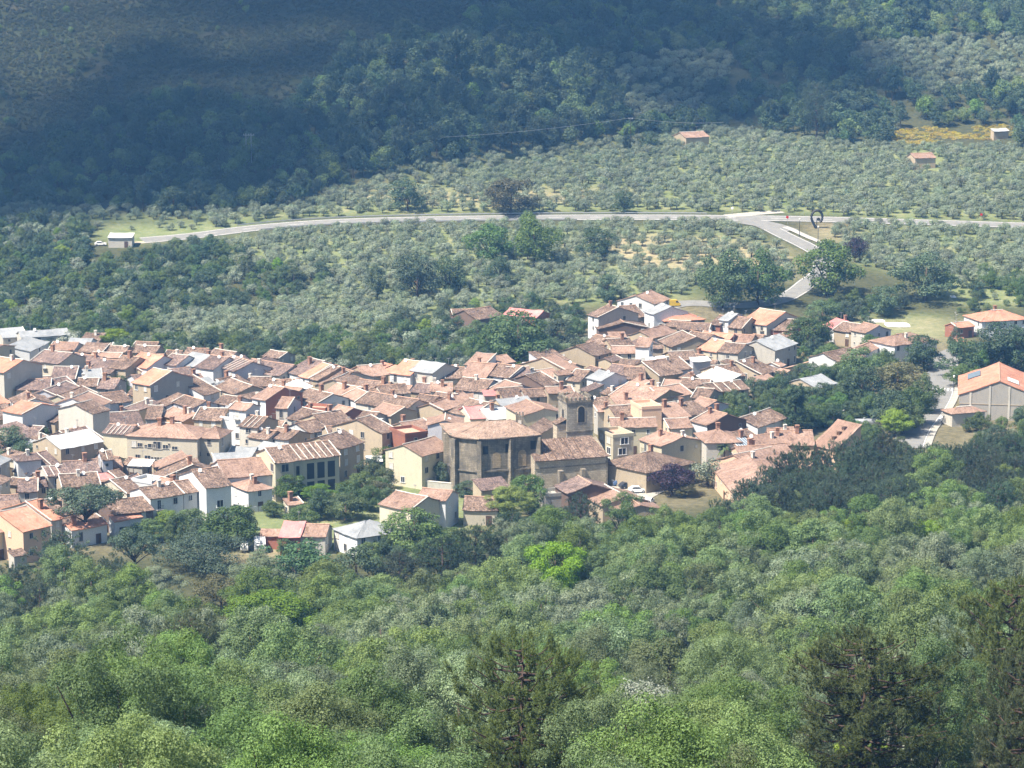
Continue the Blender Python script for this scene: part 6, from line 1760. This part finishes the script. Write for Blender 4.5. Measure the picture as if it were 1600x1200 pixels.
# ---- trees the photo singles out
for a in [
    ('ever', 637, 280, 50, 50, 'round dark evergreen oak standing alone above the main road'),
    ('russet', 797, 281, 74, 54, 'broad russet-green oak beside the upper edge of the main road'),
    ('ever', 975, 299, 32, 34, 'small dark tree above the road right of the russet oak'),
    ('garden', 836, 340, 78, 76, 'large rounded green tree just below the main road'),
    ('garden', 824, 331, 30, 44, 'narrow tree top rising over the road beside the large rounded tree'),
    ('ever', 928, 356, 54, 50, 'dark round tree in the olive grove right of the large rounded tree'),
    ('garden', 765, 352, 70, 60, 'spreading green tree left of the large rounded tree below the road'),
    ('ever', 780, 402, 44, 42, 'compact dark tree in the middle of the lower olive grove'),
    ('ever', 652, 398, 72, 66, 'broad dark thicket tree in the lower grove'),
    ('ever', 702, 403, 56, 56, 'dark tree at the right side of the broad thicket tree'),
    ('ever', 590, 418, 40, 46, 'dark green tree left of the broad thicket tree'),
    ('ever', 948, 430, 40, 42, 'dark tree just above the gabled houses at the grove edge'),
    ('garden', 1128, 392, 86, 90, 'tall willow-like tree at the left of the side road bend'),
    ('garden', 1184, 393, 78, 84, 'tall willow-like tree touching the side road bend'),
    ('garden', 1292, 378, 88, 84, 'tall dense tree right of the side road bend'),
    ('purple', 1336, 370, 30, 40, 'purple-leaved plum at the edge of the right olive grove'),
    ('ever', 1445, 398, 98, 72, 'wide grey-green oak standing in the right meadow'),
    ('ever', 1384, 448, 56, 44, 'dark clipped-looking round tree above the meadow'),
    ('pine_mid', 1276, 133, 48, 84, 'tall pine with bare double trunk above the right grove', ),
    ('cypress', 979, 202, 14, 40, 'slim dark cypress beside the power pole above the grove'),
    ('ever', 1017, 206, 36, 30, 'rounded oak right of the power pole above the grove'),
    ('far_pine', 715, 55, 50, 100, 'tall dark pine high in the shaded wood'),
    ('ever', 270, 292, 48, 44, 'brownish oak at the foot of the shaded hillside'),
    ('ever', 316, 281, 44, 34, 'dark round oak at the foot of the shaded hillside'),
    ('cypress', 115, 333, 14, 26, 'small upright tree at the left end of the far olive row'),
    ('ever', 303, 370, 24, 36, 'dark tree with visible stems below the dirt track, nearer the shed'),
    ('ever', 331, 367, 26, 40, 'dark tree with visible stems below the main road\'s left end'),
    ('blossom', 108, 520, 38, 34, 'white-blossomed tree beside the grey sheds'),
    ('garden', 78, 527, 30, 28, 'dark bushy tree in front of the grey sheds'),
    ('lime', 180, 514, 44, 36, 'yellow-green tree behind the left rooftops'),
    ('garden', 810, 489, 98, 82, 'large rounded green tree behind the village centre roofs'),
    ('garden', 760, 505, 60, 60, 'green tree left of the large rounded tree behind the roofs'),
    ('ever', 872, 500, 60, 54, 'dark green tree right of the large rounded tree behind the roofs'),
    ('garden', 850, 487, 22, 22, 'small yellow-green bush beside the red barn roof behind the village'),
    ('garden', 190, 588, 34, 30, 'dark round tree between the left rooftops'),
    ('ever', 14, 668, 70, 52, 'dense dark tree at the photo\'s left edge among houses'),
    ('ever', 42, 690, 50, 36, 'dark tree right of the dense tree at the photo\'s left edge'),
    ('garden', 66, 667, 34, 26, 'dark bush behind the white metal roof'),
    ('garden', 72, 766, 40, 24, 'low green tree between the dark-roofed house and orange house'),
    ('palm', 349, 752, 20, 46, 'palm tree in front of the tall white gabled house'),
    ('palm', 1131, 686, 34, 50, 'bushy palm beside the pink-roofed complex'),
    ('palm', 546, 707, 16, 36, 'small palm before the stone house with white window surrounds'),
    ('palm', 372, 800, 32, 58, 'palm rising from the garden trees below the villa'),
    ('umbrella', 135, 757, 92, 92, 'big umbrella pine standing before the left front houses'),
    ('dome', 313, 835, 138, 56, 'wide low dome-shaped stone pine beside the caravans'),
    ('pine_mid', 98, 832, 84, 84, 'dark pine in front of the orange-roofed house'),
    ('umbrella', 212, 828, 66, 84, 'pine with bare trunk right of the umbrella pine'),
    ('pine_mid', 30, 880, 70, 80, 'dark pine at the left border of the wood'),
    ('pine_mid', 65, 905, 60, 80, 'slender dark pine in the wood below the peach house'),
    ('garden', 452, 742, 52, 42, 'dark green fruit tree below the long gallery house'),
    ('lime', 497, 758, 52, 26, 'bright low tree in the garden below the gallery house'),
    ('garden', 540, 772, 66, 40, 'spreading fruit tree in the middle of the walled garden'),
    ('garden', 566, 738, 50, 36, 'green tree by the white garden furniture'),
    ('garden', 604, 700, 52, 34, 'green tree beside the rusty terrace'),
    ('russet', 590, 752, 44, 34, 'brownish tree at the right end of the walled garden'),
    ('garden', 470, 790, 46, 30, 'green tree behind the pink barn'),
    ('garden', 356, 792, 90, 62, 'large dark garden tree below the villa'),
    ('garden', 300, 795, 52, 38, 'garden tree below the white house row'),
    ('lime', 262, 798, 46, 34, 'light green garden tree at the foot of the white house row'),
    ('garden', 235, 812, 52, 34, 'bushy tree below the brown-walled shed'),
    ('garden', 428, 782, 36, 26, 'round bush below the garden hut'),
    ('garden', 648, 797, 96, 72, 'large fresh green tree right of the grey-roofed white house'),
    ('garden', 598, 832, 36, 34, 'green bush in front of the grey-roofed white house'),
    ('garden', 446, 842, 28, 28, 'small dark tree beside the barn entrance'),
    ('lime', 797, 760, 62, 56, 'bright green tree before the apse of the church'),
    ('garden', 826, 742, 62, 60, 'dark green tree at the foot of the church nave'),
    ('ever', 690, 722, 30, 38, 'dark conifer-like tree beside the pale yellow house by the apse'),
    ('ever', 730, 752, 40, 26, 'dark bush at the left foot of the apse'),
    ('purple', 1050, 724, 60, 50, 'purple plum tree beside the hip-roofed stone house'),
    ('olive', 1105, 718, 50, 42, 'silvery tree between the purple plum and the pink roofs'),
    ('russet', 1072, 756, 34, 20, 'small reddish bush below the purple plum'),
    ('conifer', 1243, 603, 48, 74, 'dark pyramidal conifer behind the pink-roofed complex'),
    ('garden', 1442, 586, 46, 60, 'fresh green tree along the village road, farthest of the row'),
    ('garden', 1428, 606, 56, 60, 'fresh green tree along the village road, third from the tank'),
    ('garden', 1412, 626, 60, 52, 'fresh green tree along the village road, second from the tank'),
    ('lime', 1398, 640, 52, 42, 'light green tree beside the silver tank'),
    ('russet', 1402, 565, 92, 62, 'big olive-brown tree left of the village road'),
    ('ever', 1350, 575, 70, 66, 'tall dark tree in the gardens left of the village road'),
    ('ever', 1392, 610, 66, 60, 'grey-green tree behind the silver tank'),
    ('ever', 1444, 525, 66, 52, 'grey-green oak by the hip-roofed hall'),
    ('garden', 1340, 545, 66, 56, 'green tree behind the small white house'),
    ('ever', 1492, 512, 22, 46, 'ivy-covered trunk at the bend of the village road'),
    ('ever', 1560, 505, 90, 68, 'large dark oak in the bank above the big barn'),
    ('ever', 1505, 530, 60, 58, 'dark tree at the right side of the village road bend'),
    ('lime', 1549, 536, 40, 30, 'bright green bush in the dark bank above the barn'),
    ('ever', 1592, 515, 60, 66, 'dark oak at the photo\'s right edge above the barn'),
    ('garden', 1502, 570, 44, 34, 'dark tree between road and big barn'),
    ('cypress', 1527, 480, 12, 34, 'dark cypress beside the hip-roofed house at top right of village'),
    ('garden', 1262, 497, 72, 50, 'leafy tree right of the orange-roofed house'),
    ('garden', 1285, 470, 52, 34, 'dark green tree behind the leafy tree near the meadow'),
    ('ever', 470, 848, 120, 84, 'broad dark oak in front of the pink barn'),
    ('grey_mid', 400, 868, 90, 76, 'grey-green oak below the caravans'),
    ('russet', 345, 900, 80, 56, 'olive-brown oak in the wood below the stone pine'),
    ('grey_mid', 240, 885, 80, 64, 'grey-green oak at the upper edge of the left wood'),
    ('ever', 560, 858, 90, 80, 'dark oak below the grey-roofed white house'),
    ('pine_mid', 625, 862, 64, 76, 'dark pine below the fresh green tree'),
    ('pine_mid', 690, 838, 76, 80, 'dark pine in the gully, left one'),
    ('pine_mid', 745, 820, 78, 88, 'dark pine in the gully, middle one'),
    ('pine_mid', 800, 800, 76, 80, 'dark pine in the gully, right one'),
    ('pine_mid', 1180, 747, 46, 72, 'dark pine before the pink-roofed complex, first from the left'),
    ('pine_mid', 1200, 728, 50, 80, 'dark pine before the pink-roofed complex, second from the left'),
    ('pine_mid', 1224, 707, 52, 86, 'dark pine before the pink-roofed complex, third from the left'),
    ('pine_mid', 1254, 695, 58, 86, 'dark pine before the pink-roofed complex, fourth from the left'),
    ('pine_mid', 1284, 703, 52, 80, 'dark pine before the pink-roofed complex, fifth from the left'),
    ('pine_mid', 1312, 690, 58, 86, 'dark pine before the pink-roofed complex, sixth from the left'),
    ('pine_mid', 1345, 684, 60, 84, 'dark pine before the pink-roofed complex, seventh from the left'),
    ('pine_mid', 1378, 676, 60, 84, 'dark pine before the pink-roofed complex, eighth from the left'),
    ('garden', 860, 790, 60, 54, 'green tree below the terrace with railing'),
    ('pine_mid', 908, 774, 58, 78, 'grey pine before the dark gabled shed'),
    ('pine_near', 818, 998, 200, 330, 'large open pine in the lower centre of the wood', None, 0),
    ('pine_near', 1345, 990, 232, 300, 'large rounded pine in the lower right of the wood', None, 1),
    ('pine_near', 1575, 905, 170, 330, 'dark pine at the right edge of the wood', None, 2),
    ('pine_near', 1600, 1020, 150, 330, 'brown-tinged pine below the pine at the right edge', None, 0),
    ('pine_near', 300, 960, 120, 150, 'dark pine left of the bright green chestnut', None, 1),
    ('lime', 428, 925, 140, 100, 'bright lime-green chestnut standing out in the left wood', None, 0),
    ('lime', 868, 848, 104, 110, 'bright green chestnut at the centre of the wood\'s upper edge', None, 1),
    ('lime', 1442, 812, 60, 70, 'small lime-green tree in the right wood, left of a pair', None, 1),
    ('lime', 1482, 810, 62, 70, 'small lime-green tree in the right wood, right of a pair', None, 0),
    ('pale', 1003, 1060, 100, 130, 'pale silvery young oak right of the large open pine', None, 0),
]:
    T(*a[:6], *(a[6:] if len(a) > 6 else ()))

# ---- the rest is planted plot by plot
HA = np.array(HOUSE_AT)
def clear_of_houses(x, y, m=2.2):
    dx, dy = x - HA[:, 0], y - HA[:, 1]
    a = dx * HA[:, 2] + dy * HA[:, 3]; b = -dx * HA[:, 3] + dy * HA[:, 2]
    return not np.any((a > -m) & (a < HA[:, 4] + m) & (b > -m) & (b < HA[:, 5] + m))
CH0 = at_z(790, 765, 0)
def free(x, y, r=0.0):
    if 520 < y < 920 and (not clear_of_houses(x, y) or (abs(x - CH0.x - 6) < 26 and -6 < y - CH0.y < 28)): return False
    for (a, b, q) in TAKEN:
        if (x - a) ** 2 + (y - b) ** 2 < (q + r) ** 2: return False
    return True
def scatter(poly, spacing, jit=0.38, ymin=120, ymax=1700, rows=False, seed=0, margin_px=60):
    r = np.random.default_rng(seed)
    out = []
    y = ymin; k = 0
    while y < ymax:
        half = (860 + margin_px) / F_PX * (y + 40)
        xs = np.arange(-half, half, spacing) + (0 if rows else (k % 2) * spacing * 0.5)
        X = xs + r.uniform(-jit, jit, len(xs)) * spacing
        Y = y + r.uniform(-jit, jit, len(xs)) * spacing
        Z = ground(X, Y)
        px, py = proj_np(X, Y, Z)
        m = in_poly(px, py, poly)
        out += list(zip(X[m], Y[m], Z[m], px[m], py[m]))
        y += spacing * (1.0 if rows else 0.87); k += 1
    return out
STUFF = {}
def stuff_point(key, loc, s_, rz, var):
    STUFF.setdefault(key, []).append((*loc, s_, rz, var))

main_xy = [tuple(p) for p in main_line[::2]] + [tuple(p) for p in side_line] + [tuple(p) for p in vline]
main_arr = np.array(main_xy)
def off_road(x, y, d=7.5):
    return np.min((main_arr[:, 0] - x) ** 2 + (main_arr[:, 1] - y) ** 2) > d * d

# foreground wood
P_WOOD = [(-100, 935), (120, 950), (300, 958), (430, 948), (560, 942), (700, 905), (800, 884), (900, 872), (1000, 862), (1100, 850), (1150, 845), (1200, 818), (1250, 794), (1300, 780), (1360, 768), (1430, 765), (1500, 752), (1560, 740), (1720, 735), (1720, 3200), (-100, 3200)]
wood = [p for p in scatter(P_WOOD, 7.3, 0.42, 128, 640, seed=4) if proj((p[0], p[1], p[2] + 11))[1] < 1215 and -70 < p[3] < 1670]
wood.sort(key=lambda p: p[1])
cnt = dict(oak=0, grey=0, pine=0)
for (x, y, z, px, py) in wood:
    if not free(x, y, 1.2): continue
    top_py = proj((x, y, z + 9.5))[1]; hw_ = 3.2 * scale_at((x, y, z))
    if any(y < sy and abs(px - sx) < sw * 0.9 + hw_ * 0.6 and top_py < lim for sx, sw, sy, lim, _t in SEEN): continue
    dist = y
    near = dist < 300
    u = random.random()
    n_ = math.sin(x / 13.0 + 1.3) * math.cos(y / 17.0) + 0.6 * math.sin(x / 29.0 - y / 23.0)
    pinezone = (px > 1130 and py < 855 - (px - 1150) * 0.03) or (px < 200 and py < 985)
    if pinezone and u < 0.8:
        plant('pine_mid', (x, y, z), random.uniform(0.8, 1.15), random.uniform(0.75, 1.05), ('dark pine in the pine belt below the village road' if px > 1400 else 'dark pine in the pine belt below the pink complex') if px > 600 else 'dark pine in the left corner of the wood', 'pines of the wood, ' + ('far right' if px > 1400 else 'right' if px > 600 else 'left'))
    elif u < 0.03:
        plant('lime', (x, y, z), random.uniform(0.5, 0.8), random.uniform(0.5, 0.8), 'small bright green chestnut scattered in the wood', 'chestnuts of the wood')
    elif u < 0.06 and not near:
        plant('russet', (x, y, z), random.uniform(0.7, 1.0), random.uniform(0.7, 1.0), 'olive-brown oak scattered in the wood', 'brownish oaks of the wood')
    elif u < 0.075:
        plant('pale', (x, y, z), random.uniform(0.7, 1.0), random.uniform(0.7, 1.0), 'pale young oak scattered in the wood', 'pale oaks of the wood')
    else:
        g_ = 'grey' if n_ + random.uniform(-0.6, 0.6) > 0.25 else 'oak'
        key = g_ + ('_near' if near else '_mid')
        a_ = random.choice([random.uniform(0.65, 0.95), random.uniform(0.95, 1.45)]); b_ = a_ * random.uniform(0.85, 1.2)
        cnt[g_] += 1
        col_ = ', left third' if px < 533 else ', middle third' if px < 1067 else ', right third'
        row = 'at the bottom of the picture' if y < 235 else 'in the lower wood' if y < 310 else 'in the middle of the wood' if y < 400 else 'near the wood\'s upper edge'
        row += col_
        if cnt[g_] <= 300:
            plant(key, (x, y, z), a_, b_, ('grey-green oak ' if g_ == 'grey' else 'fresh green oak ') + row, ('grey-green' if g_ == 'grey' else 'green') + ' oaks ' + row)
        else:
            stuff_point('wood_canopy', (x, y, z), (a_ + b_) / 2, random.uniform(0, 6.28), random.randrange(3) + (0 if g_ == 'oak' else 3))

# olive groves: the 300 that show largest are trees of their own, the rest one mass
ol = []
for poly, nm, sd in ((P_OLIVE_MID, 'silvery olive tree in the grove between village and main road', 1), (P_OLIVE_RIGHT, 'silvery olive tree in the grove right of the side road', 2), (P_OLIVE_FAR, 'silvery olive tree in the grove above the main road', 3)):
    for (x, y, z, px, py) in scatter(poly, 4.3, 0.36, 700, 1300, rows=True, seed=sd):
        if (abs(px - 1090) < 22 and 212 < py < 236) or (abs(px - 1446) < 20 and 243 < py < 266): continue
        if -20 < px < 1620 and off_road(x, y) and free(x, y, 0.5) and random.random() < (0.62 if in_poly(px, py, P_SOIL) or in_poly(px, py, P_SOIL2) else 0.88):
            ol.append((y, x, z, nm + (', left part' if px < 480 else ', centre part' if px < 800 else ', right part')))
ol.sort()
for k, (y, x, z, nm) in enumerate(ol):
    s_ = random.uniform(0.6, 1.05)
    if k < 270:
        plant('olive', (x, y, z), s_ * 1.05, s_, nm, nm.replace('silvery olive tree in', 'olives of'))
    else:
        stuff_point('olive_grove', (x, y, z), s_, random.uniform(0, 6.28), random.randrange(3))
for poly, sd in ((P_OLIVE_HIGH, 5), (P_OLIVE_HIGH2, 6)):
    for (x, y, z, px, py) in scatter(poly, 5.8, 0.3, 1050, 1700, rows=True, seed=sd):
        stuff_point('olive_grove', (x, y, z), random.uniform(0.95, 1.35), random.uniform(0, 6.28), random.randrange(3))
# thickets behind the village
P_HEDGE0 = [(-60, 352), (120, 350), (190, 388), (330, 392), (420, 418), (540, 442), (430, 482), (250, 502), (240, 540), (330, 532), (480, 540), (600, 525), (700, 488), (840, 480), (905, 500), (905, 528), (870, 552), (820, 560), (600, 566), (480, 568), (420, 554), (330, 548), (110, 542), (-60, 524)]
P_HEDGE = [(-60, 352), (120, 350), (190, 388), (330, 392), (420, 418), (540, 442), (430, 482), (250, 502), (240, 540), (330, 532), (480, 540), (600, 525), (700, 488), (840, 480), (905, 500), (925, 540), (905, 575), (820, 582), (600, 592), (480, 590), (420, 578), (330, 572), (110, 566), (-60, 545)]
nk = 0
cth = dict(ever=0, garden=0, bush=0, olive=0, lime=0)
for (x, y, z, px, py) in sorted(scatter(P_HEDGE, 5.4, 0.4, 740, 1060, seed=8), key=lambda p: p[1]):
    if not (-30 < px < 1630) or not free(x, y, 0.8) or not off_road(x, y): continue
    if 140 < px < 240 and proj((x, y, z + 6.5))[1] < 386: continue
    u = random.random()
    kind = 'ever' if u < 0.2 else 'garden' if u < 0.52 else 'bush' if u < 0.64 else 'olive' if u < 0.97 else 'lime'
    s_ = random.uniform(0.5, 0.95) * (1.5 if kind == 'bush' else 0.7 if kind == 'lime' else 1.25 if kind == 'olive' else 1)
    cth[kind] += 1
    where = 'behind the left rooftops' if px < 330 else 'behind the centre-left rooftops' if px < 620 else 'behind the centre rooftops'
    depth_ = 'close ' if py > 500 else 'deep in the thicket '
    lab = {'ever': 'dark evergreen tree ', 'garden': 'green broadleaf tree ', 'bush': 'low green bush ', 'olive': 'wild olive ', 'lime': 'yellow-green tree '}[kind] + depth_ + where
    if kind == 'olive' or cth[kind] > 150:
        stuff_point('thicket', (x, y, z), s_, random.uniform(0, 6.28), {'ever': 0, 'garden': 3, 'bush': 6, 'olive': 9, 'lime': 3}[kind] + random.randrange(3))
    else:
        plant(kind, (x, y, z), s_, s_, lab, 'thicket, ' + lab)
    nk += 1
# garden greenery inside the village
for poly, sp_, sd in (([(1085, 658), (1120, 640), (1200, 632), (1330, 606), (1340, 650), (1290, 668), (1235, 680), (1160, 672), (1110, 690)], 5.5, 11), ([(1225, 560), (1290, 548), (1310, 575), (1260, 590), (1330, 600), (1345, 640), (1320, 660), (1230, 600)], 6, 12),
                      ([(1255, 520), (1380, 528), (1300, 548), (1230, 545)], 6, 13), ([(1480, 590), (1510, 560), (1600, 545), (1620, 585), (1560, 590), (1510, 610)], 6, 14), ([(1290, 470), (1440, 480), (1380, 495), (1290, 510)], 6, 16),
                      ([(425, 770), (560, 745), (640, 750), (600, 800), (480, 815)], 5.5, 15), ([(220, 830), (400, 812), (405, 850), (250, 856)], 6, 17), ([(1470, 440), (1600, 430), (1620, 480), (1500, 490)], 7, 18), ([(1310, 690), (1330, 678), (1420, 690), (1400, 722), (1320, 735)], 5.5, 31), ([(1500, 655), (1620, 650), (1620, 712), (1480, 706)], 6, 32), ([(1100, 640), (1130, 615), (1330, 590), (1340, 660), (1280, 675), (1240, 672), (1160, 668)], 4.5, 33), ([(1280, 560), (1400, 545), (1420, 600), (1400, 660), (1330, 660), (1290, 600)], 5.5, 34), ([(560, 868), (780, 835), (860, 830), (860, 868), (780, 880), (640, 905), (560, 915)], 6, 19)):
    for (x, y, z, px, py) in scatter(poly, sp_, 0.4, 520, 1000, seed=sd):
        if not free(x, y, 1.0) or not off_road(x, y, 6): continue
        if 1440 < px < 1505 and 555 < py < 720: continue
        u = random.random()
        kind = 'garden' if u < 0.4 else 'bush' if u < 0.7 else 'ever' if u < 0.88 else 'olive'
        s_ = random.uniform(0.5, 0.85)
        lab = {'garden': 'small leafy tree in the village gardens', 'bush': 'low green bush in the village gardens', 'ever': 'small dark evergreen in the village gardens', 'olive': 'small olive in the village gardens'}[kind] + {11: ' beside the dark conifer', 12: ' around the grey slate shed', 13: ' behind the small white gable', 14: ' above the big barn', 15: ' below the gallery house', 16: ' at the top of the meadow', 17: ' beside the stone pine', 18: ' on the right meadow', 19: ' in the gully below the church', 31: ' below the silver tank', 32: ' below the big barn', 33: ' between conifer and rooftops', 34: ' left of the village road'}[sd]
        plant(kind, (x, y, z), s_, s_, lab, 'village garden plants, ' + lab)
# meadow by the right: bushes
# hillside wood, scrub and flowers
P_HILL = [(-80, -260), (1700, -260), (1700, 238), (1400, 232), (1280, 224), (1120, 206), (980, 224), (820, 240), (640, 270), (520, 300), (470, 326), (330, 335), (-80, 328)]
hw = []
for (x, y, z, px, py) in sorted(scatter(P_HILL, 6.0, 0.42, 960, 1560, seed=21), key=lambda p: p[1]):
    if in_poly(px, py, P_SCRUB) or in_poly(px, py, P_OLIVE_HIGH) or in_poly(px, py, P_OLIVE_HIGH2) or in_poly(px, py, P_YELLOW): continue
    if not free(x, y, 1.0): continue
    if 1385 < px < 1590 and 204 < py < 240: continue
    if px > 1120 and py > 120 and random.random() < 0.45: continue
    hw.append((x, y, z, px, py))
for k, (x, y, z, px, py) in enumerate(hw):
    u = random.random()
    pinez = 420 < px < 1000 and 90 < py < 260
    i_ = 2 if u < (0.35 if pinez else 0.12) else 1 if u < (0.5 if pinez else 0.42) else 0
    kind = ('far_oak', 'far_green', 'far_pine')[i_]
    s_ = random.uniform(0.55, 1.05) * (1.0 if py < 280 else 0.8)
    vv = random.randrange(3)
    if k < 150:
        plant(kind, (x, y, z), s_, s_ * random.uniform(0.85, 1.2), ('dark evergreen oak at the foot of the wooded hillside', 'green oak at the foot of the wooded hillside', 'tall pine at the foot of the wooded hillside')[i_], 'lower trees of the hillside, ' + kind, var=vv)
    else:
        stuff_point('hillside_wood', (x, y, z), s_, random.uniform(0, 6.28), i_ * 3 + vv)
for (x, y, z, px, py) in scatter(P_SCRUB, 2.0, 0.45, 1000, 1560, seed=22):
    n_ = math.sin(x / 21.0) * math.sin(y / 16.0) + 0.5 * math.sin(x / 9.0 + y / 13.0)
    if random.random() < 0.78 + 0.25 * n_:
        stuff_point('heath', (x, y, z), random.uniform(0.45, 1.15), random.uniform(0, 6.28), random.randrange(3))
    elif random.random() < 0.02:
        stuff_point('hillside_wood', (x, y, z), random.uniform(0.2, 0.45), random.uniform(0, 6.28), random.randrange(6))
P_YELLOW2 = [(1372, 212), (1400, 204), (1450, 199), (1500, 201), (1560, 195), (1600, 203), (1575, 214), (1540, 220), (1500, 217), (1450, 228), (1410, 226)]
for (x, y, z, px, py) in scatter(P_GRASS_L, 5.5, 0.45, 900, 1050, seed=41):
    if off_road(x, y, 6) and random.random() < 0.5 and not (150 < px < 225 and py > 360):
        plant('olive', (x, y, z), random.uniform(.35, .8), random.uniform(.35, .8), 'young olive on the grass at the main road\'s left end', 'young olives on the left grass')
for (x, y, z, px, py) in scatter(P_YELLOW2, 1.6, 0.45, 1000, 1400, seed=23):
    if random.random() < 0.55 + 0.6 * math.sin(x / 4.0 + y / 9.0) * math.sin(x / 11.0):
        stuff_point('yellow_flowers', (x, y, z), random.uniform(0.6, 1.2), random.uniform(0, 6.28), random.randrange(3))

def stuff_object(name, protos, pts, label):
    col = bpy.data.collections.new(name + '_kinds')
    for i, (cm, tm) in enumerate(protos):
        n0 = bpy.data.objects.new(f'{name}_{i:02d}', join_meshes(f'{name}_{i:02d}', cm, tm))
        col.objects.link(n0)
    A = np.array(pts, np.float64)
    me = bpy.data.meshes.new(name)
    me.vertices.add(len(A)); me.vertices.foreach_set('co', A[:, :3].astype(np.float32).ravel())
    for nm, typ, val in (('scl', 'FLOAT', A[:, 3]), ('rz', 'FLOAT', A[:, 4]), ('kind', 'INT', A[:, 5].astype(np.int32))):
        at_ = me.attributes.new(nm, typ, 'POINT')
        at_.data.foreach_set('value', np.ascontiguousarray(val, dtype=np.int32 if typ == 'INT' else np.float32))
    o = obj(name, me)
    tag(o, label, kind='stuff')
    ng = bpy.data.node_groups.new(name + '_scatter', 'GeometryNodeTree')
    ng.interface.new_socket('Geometry', in_out='INPUT', socket_type='NodeSocketGeometry')
    ng.interface.new_socket('Geometry', in_out='OUTPUT', socket_type='NodeSocketGeometry')
    N = ng.nodes.new
    gi, go = N('NodeGroupInput'), N('NodeGroupOutput')
    m2p = N('GeometryNodeMeshToPoints')
    iop = N('GeometryNodeInstanceOnPoints')
    ci = N('GeometryNodeCollectionInfo')
    ci.inputs['Collection'].default_value = col
    ci.inputs['Separate Children'].default_value = True
    ci.inputs['Reset Children'].default_value = True
    iop.inputs['Pick Instance'].default_value = True
    L_ = ng.links.new
    def na(nm, typ):
        a = N('GeometryNodeInputNamedAttribute'); a.data_type = typ; a.inputs['Name'].default_value = nm
        return a.outputs['Attribute']
    cx = N('ShaderNodeCombineXYZ')
    L_(na('rz', 'FLOAT'), cx.inputs[2])
    e2r = N('FunctionNodeEulerToRotation'); L_(cx.outputs[0], e2r.inputs[0])
    L_(gi.outputs[0], m2p.inputs[0]); L_(m2p.outputs[0], iop.inputs['Points'])
    L_(ci.outputs[0], iop.inputs['Instance'])
    L_(na('kind', 'INT'), iop.inputs['Instance Index'])
    L_(e2r.outputs[0], iop.inputs['Rotation'])
    L_(na('scl', 'FLOAT'), iop.inputs['Scale'])
    L_(iop.outputs[0], go.inputs[0])
    md = o.modifiers.new('scatter', 'NODES'); md.node_group = ng
    return o
def join_meshes(name, *ms):
    import bmesh
    bm = bmesh.new(); mats = []
    for m in ms:
        n0 = len(bm.faces)
        bm.from_mesh(m)
        bm.faces.ensure_lookup_table()
        mats.append(m.materials[0])
        for f in bm.faces[n0:]: f.material_index = len(mats) - 1
    me = bpy.data.meshes.new(name); bm.to_mesh(me); bm.free()
    for m in mats: me.materials.append(m)
    return me
pr = lambda k: [(a, b) for a, b, _, _ in PROTO[k]]
stuff_object('olive_grove', pr('olive'), STUFF['olive_grove'], 'silvery olive groves running on beyond the main road')
stuff_object('hillside_wood', pr('far_oak') + pr('far_green') + pr('far_pine'), STUFF['hillside_wood'], 'dark mixed wood covering the shaded hillside')
stuff_object('thicket', pr('ever') + pr('garden') + pr('bush') + pr('olive'), STUFF['thicket'], 'dense green thicket behind the village')
if 'wood_canopy' in STUFF: stuff_object('wood_canopy', pr('oak_mid')[:3] + pr('grey_mid'), STUFF['wood_canopy'], 'mixed oak canopy of the farther foreground wood')
stuff_object('heath', pr('shrub'), STUFF['heath'], 'low heath and scrub on the upper left hillside')
stuff_object('yellow_flowers', pr('flower'), STUFF['yellow_flowers'], 'patch of yellow flowers in the clearing above the grove')
print('TREES wood', len(wood), cnt, 'olives', len(ol), 'thicket', nk, 'hill', len(hw), {k: len(v) for k, v in STUFF.items()})
